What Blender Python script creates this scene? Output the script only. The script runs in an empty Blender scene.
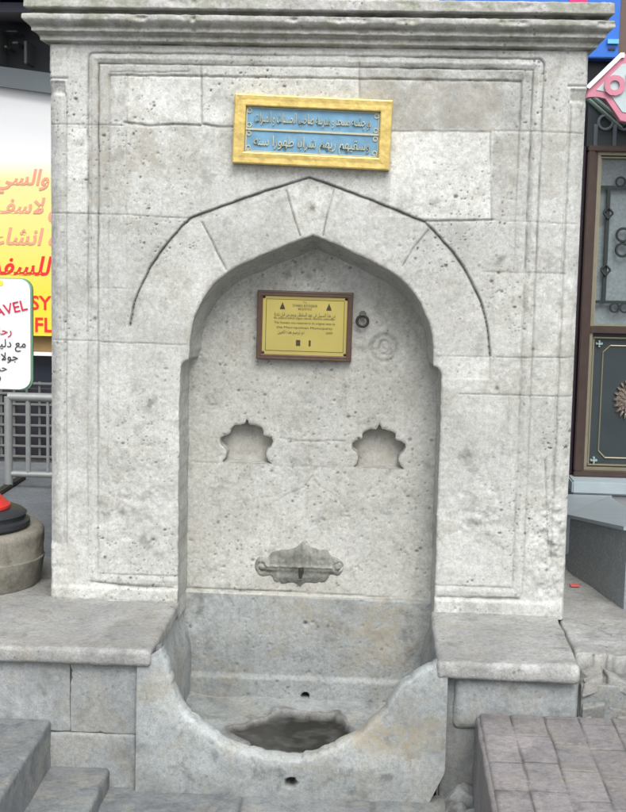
import bpy, bmesh, math, random, unicodedata
import numpy as np
from mathutils import Matrix, Vector
random.seed(7)
S = bpy.context.scene
COL = S.collection
R = math.radians

# ------------------------------------------------------------------ camera model (metres; fountain front plane is y = 0)
F = 1340.0
_d = np.array([74, -163, F]); _d /= np.linalg.norm(_d)
_u = np.array([249, -11460, -1340.0]); _u -= _u @ _d * _d; _u /= np.linalg.norm(_u)
_x = np.cross(_d, _u)
if _x[0] < 0: _x = -_x
M = np.stack([_x, _d, _u], 1)
CAM = np.array([0.217, -3.9, 1.3874])
def at(px, py, Y=0.0):
    r = M.T @ np.array([px - 313, py - 406, F]); return CAM + r * ((Y + 3.9) / r[1])
def A(px, py, Y=0.0):
    p = at(px, py, Y); return (p[0], p[2])
def AL(pts, Y=0.0): return [A(a, b, Y) for a, b in pts]

cam = bpy.data.cameras.new('camera'); camo = bpy.data.objects.new('camera', cam); COL.objects.link(camo)
right, down, fwd = M[0], M[1], M[2]
mw = Matrix.Identity(4)
for i in range(3):
    mw[i][0] = right[i]; mw[i][1] = -down[i]; mw[i][2] = -fwd[i]; mw[i][3] = CAM[i]
camo.matrix_world = mw
cam.sensor_fit = 'VERTICAL'; cam.sensor_height = 36; cam.lens = F / 812 * 36; cam.clip_end = 500; cam.clip_start = .05
S.camera = camo

# ------------------------------------------------------------------ numpy noise
def _hash(ix, iy, iz, seed):
    h = (ix * 374761393 + iy * 668265263 + iz * 2147483647 * 0 + iz * 1274126177 + seed * 974711) & 0xffffffff
    h = ((h ^ (h >> 13)) * 1274126177) & 0xffffffff
    return ((h ^ (h >> 16)) & 0xffff) / 65535.0
def vn(x, y, z=0, seed=0):
    x = np.asarray(x, float); y = np.asarray(y, float); z = np.zeros_like(x) + z
    ix, iy, iz = np.floor(x).astype(np.int64), np.floor(y).astype(np.int64), np.floor(z).astype(np.int64)
    fx, fy, fz = x - ix, y - iy, z - iz
    fx, fy, fz = [t * t * (3 - 2 * t) for t in (fx, fy, fz)]
    def c(a, b, d): return _hash(ix + a, iy + b, iz + d, seed)
    l = lambda a, b, t: a + (b - a) * t
    return l(l(l(c(0,0,0), c(1,0,0), fx), l(c(0,1,0), c(1,1,0), fx), fy),
             l(l(c(0,0,1), c(1,0,1), fx), l(c(0,1,1), c(1,1,1), fx), fy), fz)
def fbm(x, y, z=0, s=1.0, o=4, seed=0):
    t = 0; a = .5; n = 0
    for i in range(o):
        t = t + a * vn(x * s, y * s, np.asarray(z) * s, seed + i * 17); n += a; s *= 2.03; a *= .5
    return t / n * 2 - 1
def pits(x, z, cell, prob, r0, r1, seed):
    """small round irregular holes; 0..1, 1 in the middle of a hole"""
    wx = x + fbm(x, z, 0, 160, 2, seed + 3) * .0012; wz = z + fbm(x, z, 0, 160, 2, seed + 4) * .0012
    ix = np.floor(wx / cell).astype(np.int64); iz = np.floor(wz / cell).astype(np.int64); out = np.zeros(x.shape); zr = np.zeros_like(ix)
    for a in (-1, 0, 1):
        for b in (-1, 0, 1):
            cx, cz = ix + a, iz + b
            h = [_hash(cx, cz, zr, seed + k * 7) for k in range(5)]
            d = np.hypot((wx - (cx + h[0]) * cell) * (1 + .8 * (h[4] - .5)), wz - (cz + h[1]) * cell); rr = r0 + (r1 - r0) * h[2] ** 3
            out = np.maximum(out, np.where(h[3] < prob, np.clip((1.25 - d / rr) * 2.2, 0, 1), 0))
    return out
def sst(a, b, x):
    t = np.clip((x - a) / (b - a), 0, 1); return t * t * (3 - 2 * t)

def seg_dist(x, z, pts, closed=False):
    d = np.full(x.shape, 9.0)
    P = list(pts) + ([pts[0]] if closed else [])
    for (ax, az), (bx, bz) in zip(P[:-1], P[1:]):
        vx, vz = bx - ax, bz - az; L = vx * vx + vz * vz + 1e-12
        t = np.clip(((x - ax) * vx + (z - az) * vz) / L, 0, 1)
        d = np.minimum(d, np.hypot(x - ax - t * vx, z - az - t * vz))
    return d
def inside(x, z, pts):
    r = np.zeros(x.shape, bool); n = len(pts)
    for i in range(n):
        (ax, az), (bx, bz) = pts[i], pts[(i + 1) % n]
        if az == bz: continue
        c = ((az > z) != (bz > z)) & (x < (bx - ax) * (z - az) / (bz - az) + ax)
        r ^= c
    return r
def nearest(x, z, pts):
    best = np.full(x.shape, 9.0); nx = x.copy(); nz = z.copy(); n = len(pts)
    for i in range(n):
        (ax, az), (bx, bz) = pts[i], pts[(i + 1) % n]
        vx, vz = bx - ax, bz - az; L = vx * vx + vz * vz + 1e-12
        t = np.clip(((x - ax) * vx + (z - az) * vz) / L, 0, 1)
        qx, qz = ax + t * vx, az + t * vz; d = np.hypot(x - qx, z - qz)
        m = d < best; best[m] = d[m]; nx[m] = qx[m]; nz[m] = qz[m]
    return nx, nz
def smooth_curve(pts, n=8, closed=False):
    P = [np.array(p, float) for p in pts]; out = []; N = len(P)
    rng = range(N if closed else N - 1)
    for i in rng:
        g = (lambda k: P[k % N]) if closed else (lambda k: P[min(max(k, 0), N - 1)])
        a, b, c, d = g(i - 1), g(i), g(i + 1), g(i + 2)
        for k in range(n):
            t = k / n
            out.append(tuple(.5 * ((2 * b) + (c - a) * t + (2 * a - 5 * b + 4 * c - d) * t * t + (3 * b - a - 3 * c + d) * t ** 3)))
    if not closed: out.append(tuple(P[-1]))
    return out

# ------------------------------------------------------------------ object helpers
def tag(o, label=None, cat=None, group=None, kind=None):
    if label: o['label'] = label
    if cat: o['category'] = cat
    if group: o['group'] = group
    if kind: o['kind'] = kind
    return o
def thing(name, loc, label, cat, group=None):
    o = bpy.data.objects.new(name, None); o.location = loc; o.empty_display_size = .1; COL.objects.link(o)
    return tag(o, label, cat, group)
def link(name, me, mat, parent=None):
    o = bpy.data.objects.new(name, me); COL.objects.link(o)
    if mat and not me.materials: me.materials.append(mat)
    if parent:
        o.parent = parent; q = parent; off = Vector((0, 0, 0))
        while q: off += Vector(q.location); q = q.parent
        o.location = -off
    return o
def np_mesh(name, V, Q, mat, parent=None, masks=None, smooth=True, flip=False):
    Q = np.asarray(Q, np.int32)
    if flip: Q = Q[:, ::-1]
    me = bpy.data.meshes.new(name)
    me.vertices.add(len(V)); me.vertices.foreach_set('co', np.asarray(V, np.float32).ravel())
    k = Q.shape[1]
    me.loops.add(Q.size); me.loops.foreach_set('vertex_index', Q.ravel())
    me.polygons.add(len(Q)); me.polygons.foreach_set('loop_start', np.arange(0, Q.size, k, dtype=np.int32))
    me.polygons.foreach_set('loop_total', np.full(len(Q), k, np.int32))
    me.polygons.foreach_set('use_smooth', np.full(len(Q), smooth))
    me.update(calc_edges=True)
    a = me.color_attributes.new('mask', 'FLOAT_COLOR', 'POINT')
    c = np.zeros((len(V), 4), np.float32); c[:, 1] = .5
    if masks is not None:
        for i, m in enumerate(masks):
            if m is not None: c[:, i] = np.clip(m, 0, 1)
    a.data.foreach_set('color', c.ravel())
    me.validate()
    return link(name, me, mat, parent)
def grid_quads(nu, nv):
    i = np.arange(nu * nv).reshape(nv, nu)
    return np.stack([i[:-1, :-1].ravel(), i[:-1, 1:].ravel(), i[1:, 1:].ravel(), i[1:, :-1].ravel()], 1)
def hfield(name, x0, x1, z0, z1, res, yf, mat, parent, cuts=(), keep=None, maskf=None, smooth=True):
    """upright stone face: y = yf(x, z); cuts are openings, keep an outline outside which nothing is left"""
    nx = int((x1 - x0) / res) + 2; nz = int((z1 - z0) / res) + 2
    X, Z = np.meshgrid(np.linspace(x0, x1, nx), np.linspace(z0, z1, nz)); x = X.ravel().copy(); z = Z.ravel().copy()
    Q = grid_quads(nx, nz)
    for poly, inn in [(c, True) for c in cuts] + ([(keep, False)] if keep else []):
        cx = x[Q].mean(1); cz = z[Q].mean(1)
        m = inside(cx, cz, poly)
        rem = m if inn else ~m
        vr = np.zeros(len(x), bool); vk = np.zeros(len(x), bool)
        vr[Q[rem].ravel()] = True; vk[Q[~rem].ravel()] = True
        b = vr & vk
        bx, bz = nearest(x[b], z[b], poly); x[b] = bx; z[b] = bz
        Q = Q[~rem]
    y = yf(x, z)
    masks = maskf(x, z) if maskf else None
    used = np.unique(Q); mp = np.zeros(len(x), np.int64); mp[used] = np.arange(len(used))
    V = np.stack([x, y, z], 1)[used]; Q = mp[Q]
    if masks is not None: masks = [None if m is None else (np.zeros_like(x) + m)[used] for m in masks]
    return np_mesh(name, V, Q, mat, parent, masks, smooth)
def loft(name, rows, mat, parent, masks=None, flip=False, smooth=True):
    """rows: list of (n,3) arrays"""
    V = np.concatenate(rows); n = len(rows[0])
    return np_mesh(name, V, grid_quads(n, len(rows)), mat, parent, masks, smooth, flip)

def box_arrays(b, res, r, amp, seed, ns=14, chip=0.0, nmax=260):
    x0, x1, y0, y1, z0, z1 = b
    c = np.array([(x0 + x1) / 2, (y0 + y1) / 2, (z0 + z1) / 2]); h = np.array([x1 - x0, y1 - y0, z1 - z0]) / 2
    Vs = []; Qs = []; off = 0
    for ax in range(3):
        for sg in (-1, 1):
            a, bb = [(1, 2), (2, 0), (0, 1)][ax]
            na = min(max(int(2 * h[a] / res), 2), nmax) + 1; nb = min(max(int(2 * h[bb] / res), 2), nmax) + 1
            # denser at the ends so that the rounding is resolved
            g = lambda n, hh: np.unique(np.concatenate([np.linspace(-hh, hh, n), [-hh + r * .3, -hh + r * .65, -hh + r, hh - r, hh - r * .65, hh - r * .3]]))
            ga, gb = g(na, h[a]), g(nb, h[bb])
            P, Qq = np.meshgrid(ga, gb); v = np.zeros((P.size, 3)); v[:, a] = P.ravel(); v[:, bb] = Qq.ravel(); v[:, ax] = sg * h[ax]
            q = grid_quads(len(ga), len(gb))
            if sg < 0: q = q[:, ::-1]
            Vs.append(v); Qs.append(q + off); off += len(v)
    V = np.concatenate(Vs); Q = np.concatenate(Qs)
    hi = np.maximum(h - r, 0); cl = np.clip(V, -hi, hi); dv = V - cl; L = np.linalg.norm(dv, axis=1, keepdims=True) + 1e-9
    nrm = dv / L; V = cl + nrm * r
    W = V + c
    n = fbm(W[:, 0], W[:, 1], W[:, 2], ns, 4, seed)
    disp = n * amp
    if chip:
        edge = ((np.abs(dv) > r * .2).sum(1) >= 2)
        cn = np.clip(fbm(W[:, 0], W[:, 1], W[:, 2], 22, 3, seed + 5) - .12, 0, 1)
        near = np.exp(-np.sort(h - np.abs(V), axis=1)[:, 1] / .018)
        disp = disp - chip * cn * near * 2.2
    W = W + nrm * disp[:, None]
    return W, Q
def stone(name, b, mat, parent, res=.012, r=.008, amp=.002, seed=0, chip=0.0, masks=None, fn=None, extra=()):
    Vs = []; Qs = []; off = 0
    for i, bb in enumerate((b,) + tuple(extra)):
        V, Q = box_arrays(bb, res, r, amp, seed + i * 31, chip=chip); Vs.append(V); Qs.append(Q + off); off += len(V)
    V = np.concatenate(Vs); Q = np.concatenate(Qs)
    if fn: V = fn(V)
    mk = masks(V) if masks else None
    o = np_mesh(name, V, Q, mat, parent, mk)
    bm = bmesh.new(); bm.from_mesh(o.data); bmesh.ops.remove_doubles(bm, verts=bm.verts, dist=.0004); bm.to_mesh(o.data); bm.free()
    return o
class MB:
    def __init__(s): s.bm = bmesh.new()
    def box(s, x0, x1, y0, y1, z0, z1, bev=0, mat=None):
        r = bmesh.ops.create_cube(s.bm, size=1)
        m = Matrix.Translation(((x0 + x1) / 2, (y0 + y1) / 2, (z0 + z1) / 2)) @ Matrix.Diagonal((abs(x1 - x0), abs(y1 - y0), abs(z1 - z0), 1))
        if mat is not None: m = mat @ m
        bmesh.ops.transform(s.bm, matrix=m, verts=r['verts'])
        if bev:
            e = list({e for v in r['verts'] for e in v.link_edges})
            bmesh.ops.bevel(s.bm, geom=e, offset=bev, segments=2, affect='EDGES')
        return s
    def frame(s, x0, x1, z0, z1, w, yf, yb, bev, mat):
        pr = [(0, yb), (0, yf + bev), (bev * .3, yf + bev * .3), (bev, yf), (w * .5, yf + bev * .15), (w - bev, yf), (w - bev * .3, yf + bev * .3), (w, yf + bev), (w, yb)]
        rings = [[s.bm.verts.new(mat @ Vector(p)) for p in ((x0 + o, y, z0 + o), (x1 - o, y, z0 + o), (x1 - o, y, z1 - o), (x0 + o, y, z1 - o))] for o, y in pr]
        for a, b in zip(rings[:-1], rings[1:]):
            for k in range(4): s.bm.faces.new((a[k], a[(k + 1) % 4], b[(k + 1) % 4], b[k]))
        return s
    def tube(s, a, b, r, r2=None, n=12):
        a, b = Vector(a), Vector(b); d = b - a
        q = bmesh.ops.create_cone(s.bm, cap_ends=True, segments=n, radius1=r, radius2=r if r2 is None else r2, depth=d.length)
        bmesh.ops.transform(s.bm, matrix=Matrix.Translation((a + b) / 2) @ d.to_track_quat('Z', 'Y').to_matrix().to_4x4(), verts=q['verts'])
        return s
    def lathe(s, prof, c, n=48, axis='Z'):
        rings = []
        for r, z in prof:
            ring = []
            for k in range(n):
                t = 2 * math.pi * k / n
                p = (r * math.cos(t), r * math.sin(t), z) if axis == 'Z' else (r * math.cos(t), z, r * math.sin(t))
                ring.append(s.bm.verts.new(Vector(p) + Vector(c)))
            rings.append(ring)
        for a, b in zip(rings[:-1], rings[1:]):
            for k in range(n): s.bm.faces.new((a[k], a[(k + 1) % n], b[(k + 1) % n], b[k]))
        s.bm.faces.new(rings[0][::-1]); s.bm.faces.new(rings[-1])
        return s
    def prism(s, pts, y0, y1, bev=0):
        a = [s.bm.verts.new((x, y0, z)) for x, z in pts]; b = [s.bm.verts.new((x, y1, z)) for x, z in pts]
        f = [s.bm.faces.new(a), s.bm.faces.new(b[::-1])]
        n = len(pts)
        for k in range(n): s.bm.faces.new((a[k], b[k], b[(k + 1) % n], a[(k + 1) % n]))
        if bev: bmesh.ops.bevel(s.bm, geom=list(f[0].edges), offset=bev, segments=2, affect='EDGES')
        return s
    def torus(s, c, R_, r, n=32, m=10, tilt=Matrix.Identity(3)):
        g = []
        for i in range(n):
            t = 2 * math.pi * i / n; row = []
            for j in range(m):
                u = 2 * math.pi * j / m; q = R_ + r * math.cos(u)
                row.append(s.bm.verts.new(Vector(c) + tilt @ Vector((q * math.cos(t), r * math.sin(u), q * math.sin(t)))))
            g.append(row)
        for i in range(n):
            for j in range(m): s.bm.faces.new((g[i][j], g[(i + 1) % n][j], g[(i + 1) % n][(j + 1) % m], g[i][(j + 1) % m]))
        return s
    def build(s, name, mat, parent=None, smooth=False):
        bmesh.ops.recalc_face_normals(s.bm, faces=s.bm.faces)
        me = bpy.data.meshes.new(name); s.bm.to_mesh(me); s.bm.free()
        if smooth:
            for p in me.polygons: p.use_smooth = True
            me.set_sharp_from_angle(angle=R(40))
        return link(name, me, mat, parent)

# ------------------------------------------------------------------ materials
def mat_base(name):
    m = bpy.data.materials.new(name); m.use_nodes = True; nt = m.node_tree; n = nt.nodes
    return m, nt, n['Principled BSDF']
def simple(name, col, rough=.6, metal=0, noise=.12, nscale=30, bump=0.0, spec=.4, coat=0):
    m, nt, b = mat_base(name); N = nt.nodes; L = nt.links
    tc = N.new('ShaderNodeTexCoord'); no = N.new('ShaderNodeTexNoise'); no.inputs['Scale'].default_value = nscale; no.inputs['Detail'].default_value = 5
    L.new(tc.outputs['Object'], no.inputs['Vector'])
    mx = N.new('ShaderNodeMix'); mx.data_type = 'RGBA'
    mx.inputs[6].default_value = (*[c * (1 - noise) for c in col], 1); mx.inputs[7].default_value = (*[min(c * (1 + noise), 1) for c in col], 1)
    L.new(no.outputs['Fac'], mx.inputs[0]); L.new(mx.outputs[2], b.inputs['Base Color'])
    b.inputs['Roughness'].default_value = rough; b.inputs['Metallic'].default_value = metal; b.inputs['Specular IOR Level'].default_value = spec
    b.inputs['Coat Weight'].default_value = coat
    if bump:
        bp = N.new('ShaderNodeBump'); bp.inputs['Strength'].default_value = bump; bp.inputs['Distance'].default_value = .003
        L.new(no.outputs['Fac'], bp.inputs['Height']); L.new(bp.outputs[0], b.inputs['Normal'])
    return m
def stone_mat(name, ca, cb, dirt_shade=(.07, .07, .06), beige=(.33, .29, .22), pit=.5, bumpd=.0024, stain=.5, algae=0.0, rough=.88, tone=.5, scale=1.0):
    m, nt, b = mat_base(name); N = nt.nodes; L = nt.links
    tc = N.new('ShaderNodeTexCoord'); at_ = N.new('ShaderNodeAttribute'); at_.attribute_name = 'mask'
    sep = N.new('ShaderNodeSeparateColor'); L.new(at_.outputs['Color'], sep.inputs[0])
    def noise(sc, det=6, rough_=.6, vec=None, dist=0):
        n = N.new('ShaderNodeTexNoise'); n.inputs['Scale'].default_value = sc * scale; n.inputs['Detail'].default_value = det
        n.inputs['Roughness'].default_value = rough_; n.inputs['Distortion'].default_value = dist
        L.new(vec or tc.outputs['Object'], n.inputs['Vector']); return n.outputs['Fac']
    def ramp(f, a, b_):
        r = N.new('ShaderNodeMapRange'); r.interpolation_type = 'SMOOTHSTEP'
        r.inputs[1].default_value = a; r.inputs[2].default_value = b_; L.new(f, r.inputs[0]); return r.outputs[0]
    def math_(op, a, c):
        q = N.new('ShaderNodeMath'); q.operation = op
        for i, v in enumerate((a, c)):
            if isinstance(v, (int, float)): q.inputs[i].default_value = v
            else: L.new(v, q.inputs[i])
        return q.outputs[0]
    def mix(f, a, c, mode='MIX'):
        q = N.new('ShaderNodeMix'); q.data_type = 'RGBA'; q.blend_type = mode
        if isinstance(f, (int, float)): q.inputs[0].default_value = f
        else: L.new(f, q.inputs[0])
        for i, v in ((6, a), (7, c)):
            if isinstance(v, tuple): q.inputs[i].default_value = (*v, 1)
            else: L.new(v, q.inputs[i])
        return q.outputs[2]
    big = noise(3.2, 7, .62, dist=.6); mid = noise(17, 6, .65, dist=.3); fine = noise(85, 5, .7); grain = noise(330, 3, .7)
    col = mix(ramp(big, .35, .65), ca, cb)
    col = mix(math_('MULTIPLY', ramp(mid, .52, .72), stain), col, tuple(c * .72 for c in cb))
    col = mix(math_('MULTIPLY', ramp(mid, .30, .18), .6), col, tuple(min(c * 1.18, .6) for c in ca))
    # washes of grey-brown soiling and small sharp blotches
    wash = noise(5.5, 9, .68, dist=1.6); col = mix(math_('MULTIPLY', ramp(wash, .50, .60), .40 * stain), col, (.30, .285, .235))
    blot = noise(42, 7, .75, dist=.8); col = mix(math_('MULTIPLY', ramp(blot, .575, .66), .50 * stain), col, (.20, .195, .17))
    # vertical run stains
    mp = N.new('ShaderNodeMapping'); mp.inputs['Scale'].default_value = (24, 24, 1.7); L.new(tc.outputs['Object'], mp.inputs[0])
    st = noise(1.0, 5, .6, mp.outputs[0]); col = mix(math_('MULTIPLY', ramp(st, .54, .78), .35 * stain), col, tuple(c * v for c, v in zip(cb, (.74, .71, .60))))
    gs = math_('ADD', math_('MULTIPLY', fine, .55), math_('MULTIPLY', grain, .45))
    gm = N.new('ShaderNodeMapRange'); gm.inputs[1].default_value = .3; gm.inputs[2].default_value = .7; gm.inputs[3].default_value = .60; gm.inputs[4].default_value = 1.32; L.new(gs, gm.inputs[0])
    col = mix(1.0, col, gm.outputs[0], 'MULTIPLY')
    # block tone
    tn = N.new('ShaderNodeMapRange'); tn.inputs[3].default_value = 1 - tone; tn.inputs[4].default_value = 1 + tone; L.new(sep.outputs[1], tn.inputs[0])
    col = mix(1.0, col, tn.outputs[0], 'MULTIPLY')
    bz = math_('MULTIPLY', sep.outputs[2], ramp(noise(22, 8, .75), .34, .60)); col = mix(bz, col, beige)
    # pits
    vo = N.new('ShaderNodeTexVoronoi'); vo.inputs['Scale'].default_value = 62 * scale; vo.inputs['Randomness'].default_value = 1; L.new(tc.outputs['Object'], vo.inputs['Vector'])
    sel = ramp(noise(9, 5, .7), .46, .62)
    rnd = N.new('ShaderNodeSeparateColor'); L.new(vo.outputs['Color'], rnd.inputs[0])
    pr = math_('MULTIPLY', rnd.outputs[0], .30)
    pitv = N.new('ShaderNodeMath'); pitv.operation = 'LESS_THAN'; L.new(vo.outputs['Distance'], pitv.inputs[0]); L.new(pr, pitv.inputs[1])
    pits = math_('MULTIPLY', math_('MULTIPLY', pitv.outputs[0], math_('GREATER_THAN', rnd.outputs[1], .45)), sel)
    col = mix(math_('MULTIPLY', pits, pit), col, tuple(c * 1.6 for c in dirt_shade))
    if algae:
        col = mix(math_('MULTIPLY', ramp(noise(13, 6, .7), .40, .62), algae), col, (.20, .235, .13))
    col = mix(sep.outputs[0], col, dirt_shade)
    L.new(col, b.inputs['Base Color']); b.inputs['Roughness'].default_value = rough; b.inputs['Specular IOR Level'].default_value = .25
    h = math_('ADD', math_('MULTIPLY', mid, .9), math_('ADD', math_('MULTIPLY', fine, .55), math_('MULTIPLY', grain, .22)))
    h = math_('SUBTRACT', h, math_('MULTIPLY', pits, .55))
    bp = N.new('ShaderNodeBump'); bp.inputs['Strength'].default_value = .75; bp.inputs['Distance'].default_value = bumpd
    L.new(h, bp.inputs['Height']); L.new(bp.outputs[0], b.inputs['Normal'])
    return m
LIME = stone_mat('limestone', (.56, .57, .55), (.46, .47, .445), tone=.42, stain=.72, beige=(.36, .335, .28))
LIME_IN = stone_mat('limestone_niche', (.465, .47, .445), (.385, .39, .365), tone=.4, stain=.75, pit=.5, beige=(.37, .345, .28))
CORN = stone_mat('limestone_cornice', (.56, .55, .545), (.42, .42, .40), algae=.42, pit=.7, stain=.8)
LEDGE = stone_mat('limestone_ledge', (.38, .385, .375), (.28, .285, .28), stain=.9, pit=.7, bumpd=.006)
GREY = stone_mat('grey_marble', (.35, .37, .375), (.26, .28, .285), stain=.8, pit=.4, beige=(.36, .30, .20))
BASIN = stone_mat('basin_marble', (.36, .385, .385), (.255, .28, .285), stain=1.0, pit=.3, beige=(.34, .29, .20), rough=.7)
STEP = stone_mat('step_stone', (.20, .215, .22), (.14, .152, .16), stain=.8, pit=.6)
TAPS = stone_mat('weathered_tap_stone', (.30, .305, .28), (.19, .195, .175), stain=.8, pit=.8)
DRUMS = stone_mat('drum_stone', (.27, .26, .22), (.20, .195, .165), stain=.9, pit=.5)
MUD = stone_mat('basin_floor_stone', (.30, .32, .32), (.21, .228, .228), dirt_shade=(.028, .027, .023), beige=(.13, .112, .105), stain=1.0, rough=.55)
BRICK = stone_mat('brick_paving', (.275, .255, .257), (.205, .198, .20), dirt_shade=(.06, .06, .06), stain=.9, tone=.5, bumpd=.003)

# ------------------------------------------------------------------ the fountain
ftn = thing('stone_fountain', (0, 0, -.09), 'large pale limestone wall fountain with pointed arch niche and broken marble basin', 'fountain')

half = [(0, 1.405), (.06, 1.383), (.123, 1.356), (.185, 1.328), (.240, 1.297), (.290, 1.252), (.326, 1.197), (.348, 1.140), (.357, 1.085)]
hc = smooth_curve(half, 6)
hc += [(.358, 1.036), (.366, 1.033), (.376, 1.026), (.383, 1.015)]
def dens(pts, step=.006):
    out = []
    for a, b in zip(pts[:-1], pts[1:]):
        n = max(int(math.hypot(b[0] - a[0], b[1] - a[1]) / step), 1)
        out += [(a[0] + (b[0] - a[0]) * k / n, a[1] + (b[1] - a[1]) * k / n) for k in range(n)]
    return out + [pts[-1]]
hc = dens(hc + [(.384, .99), (.384, .25)])
OX = .003
outline = [(-x + OX, z) for x, z in hc[::-1]] + [(x + OX, z) for x, z in hc[1:]]
on = np.array(outline); t_ = np.arange(len(on)) * .006
jig = fbm(t_, t_ * 0, 0, 45, 3, 3) * .0022
sgn = np.sign(on[:, 0] - OX); on[:, 0] += sgn * jig; on[:, 1] += np.where(on[:, 1] > 1.04, jig * .6, 0)
outline = [tuple(p) for p in on]
poly_open = outline + [(.387, .2), (-.381, .2)]

outer = smooth_curve(AL([(130, 326), (135, 300), (150, 268), (170, 239), (190, 218)]), 5) + smooth_curve(AL([(190, 218), (250, 196), (309, 177)]), 5) + \
        smooth_curve(AL([(309, 177), (366, 198), (425, 222)]), 5) + smooth_curve(AL([(425, 222), (445, 243), (465, 270), (480, 300), (487, 325), (490, 356)]), 4)
arch_poly = outer + [(A(490, 356)[0], 1.0), (A(130, 326)[0], 1.0)]
# joints between the blocks: (points in the face, half width, depth, dirt)
J = []
def joint(pts, w=.0022, d=.004, k=.55): J.append((AL(pts), w, d, k))
joint([(124, 122), (150, 126), (178, 124), (200, 125)], .003, .005, .8); joint([(203, 124), (220, 127), (236, 127)], .003, .005, .8)
joint([(201, 64), (202, 124)], .0022, .004, .5); joint([(127, 74), (127, 122)], .0015, .003, .3)
joint([(50, 124), (88, 125), (124, 125)], .0015, .003, .35)
joint([(50, 213), (90, 214), (127, 215), (160, 217), (188, 218)], .0018, .003, .35)
joint([(126, 130), (126, 215), (126, 290)], .0013, .002, .22)
joint([(52, 340), (92, 341), (125, 343), (186, 345)], .0018, .003, .3); joint([(92, 288), (136, 289)], .0014, .002, .25)
joint([(392, 131), (430, 131), (490, 132)], .002, .003, .4); joint([(490, 132), (491, 219)], .002, .003, .5)
joint([(425, 221), (455, 221), (492, 220)], .0028, .005, .8); joint([(494, 131), (540, 132), (584, 133)], .0018, .003, .45)
joint([(490, 220), (530, 222), (578, 224)], .0015, .002, .25); joint([(482, 272), (530, 273), (566, 274)], .003, .002, .35)
joint([(496, 357), (520, 358), (575, 358)], .0018, .003, .5); joint([(436, 356), (490, 357)], .0015, .002, .3)
joint([(460, 394), (500, 395), (572, 397)], .0018, .003, .45)
joint([(202, 222), (221, 260), (226, 270)], .0022, .005, .75); joint([(286, 190), (293, 215), (300, 236)], .0022, .005, .75)
joint([(334, 190), (327, 215), (323, 236)], .0022, .005, .75); joint([(428, 230), (412, 250), (403, 266)], .0022, .005, .75)
joint([(359, 62), (359, 97)], .002, .003, .5); joint([(111, 72), (188, 72)], .002, .003, .55); joint([(188, 66), (188, 72)], .002, .003, .45)
joint([(91, 582), (130, 586), (172, 588)], .0035, .006, .85); joint([(437, 597), (470, 598), (518, 599)], .0032, .006, .8)
joint([(48, 597), (110, 600), (176, 602)], .0018, .002, .3)
joint([(545, 460), (546, 500), (548, 548)], .0022, .005, .5)
# rectangles of stones that are paler / darker, patches of mortar
T = [((127, 74), (200, 123), .22), ((203, 66), (358, 124), .2), ((392, 132), (490, 219), .34), ((127, 130), (200, 214), .08), ((66, 128), (87, 212), .28),
     ((360, 64), (528, 130), -.26), ((494, 134), (530, 220), -.08), ((92, 218), (186, 340), -.02), ((440, 225), (575, 272), -.06), ((496, 275), (575, 355), .12),
     ((100, 345), (180, 450), .12), ((440, 360), (570, 392), .1), ((440, 396), (520, 500), .02), ((88, 58), (112, 200), -.16), ((430, 30), (590, 60), -.1)]
B_ = [((126, 131), (154, 176), .6), ((360, 76), (498, 129), .55), ((89, 60), (110, 210), .5), ((113, 128), (126, 205), .35), ((500, 135), (515, 220), .4), ((560, 300), (576, 358), .35), ((545, 110), (560, 200), .35)]
VS = [(AL(p), v) for p, v in [([(203, 222), (287, 190), (301, 236), (226, 268)], -.10), ([(288, 190), (309, 178), (333, 190), (323, 238), (301, 238)], .10), ([(335, 190), (425, 228), (403, 264), (324, 238)], -.02),
    ([(190, 218), (201, 222), (224, 268), (205, 290), (191, 330), (134, 328), (150, 268)], .07), ([(427, 230), (490, 350), (436, 352), (428, 310), (404, 266)], -.06)]]
warp = lambda x, z, s, a, sd: fbm(x, z, 0, s, 3, sd) * a
xl, xr, zt, zb = -.655, .645, 1.912, .352
def frame_sd(x, z, rad=.02):
    cx, cz = (xl + xr) / 2, (zt + zb) / 2; hx, hz = (xr - xl) / 2, (zt - zb) / 2
    qx = np.abs(x - cx) - hx + rad; qz = np.abs(z - cz) - hz + rad
    return -(np.hypot(np.maximum(qx, 0), np.maximum(qz, 0)) + np.minimum(np.maximum(qx, qz), 0) - rad)
def face_pre(x, z):
    wx = x + warp(x, z, 30, .002, 1); wz = z + warp(x, z, 30, .002, 2)
    return wx, wz
def face_pits(x, z):
    m = np.clip(fbm(x, z, 0, 5, 3, 42) * 2.8 + .12, .03, 1)
    p = np.maximum(np.maximum(pits(x, z, .026, .42, .0014, .0044, 41), pits(x, z, .011, .22, .0011, .0022, 43) * .8), pits(x, z, .14, .30, .003, .0065, 45))
    for cx, cz, rx, rz in ((.56, 1.28, .12, .10), (.60, .65, .1, .12), (-.70, 1.12, .1, .08), (-.50, .80, .12, .15), (-.52, 1.55, .04, .15)): m = np.maximum(m, np.exp(-((x - cx) / rx) ** 2 - ((z - cz) / rz) ** 2))
    return p, m
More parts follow.
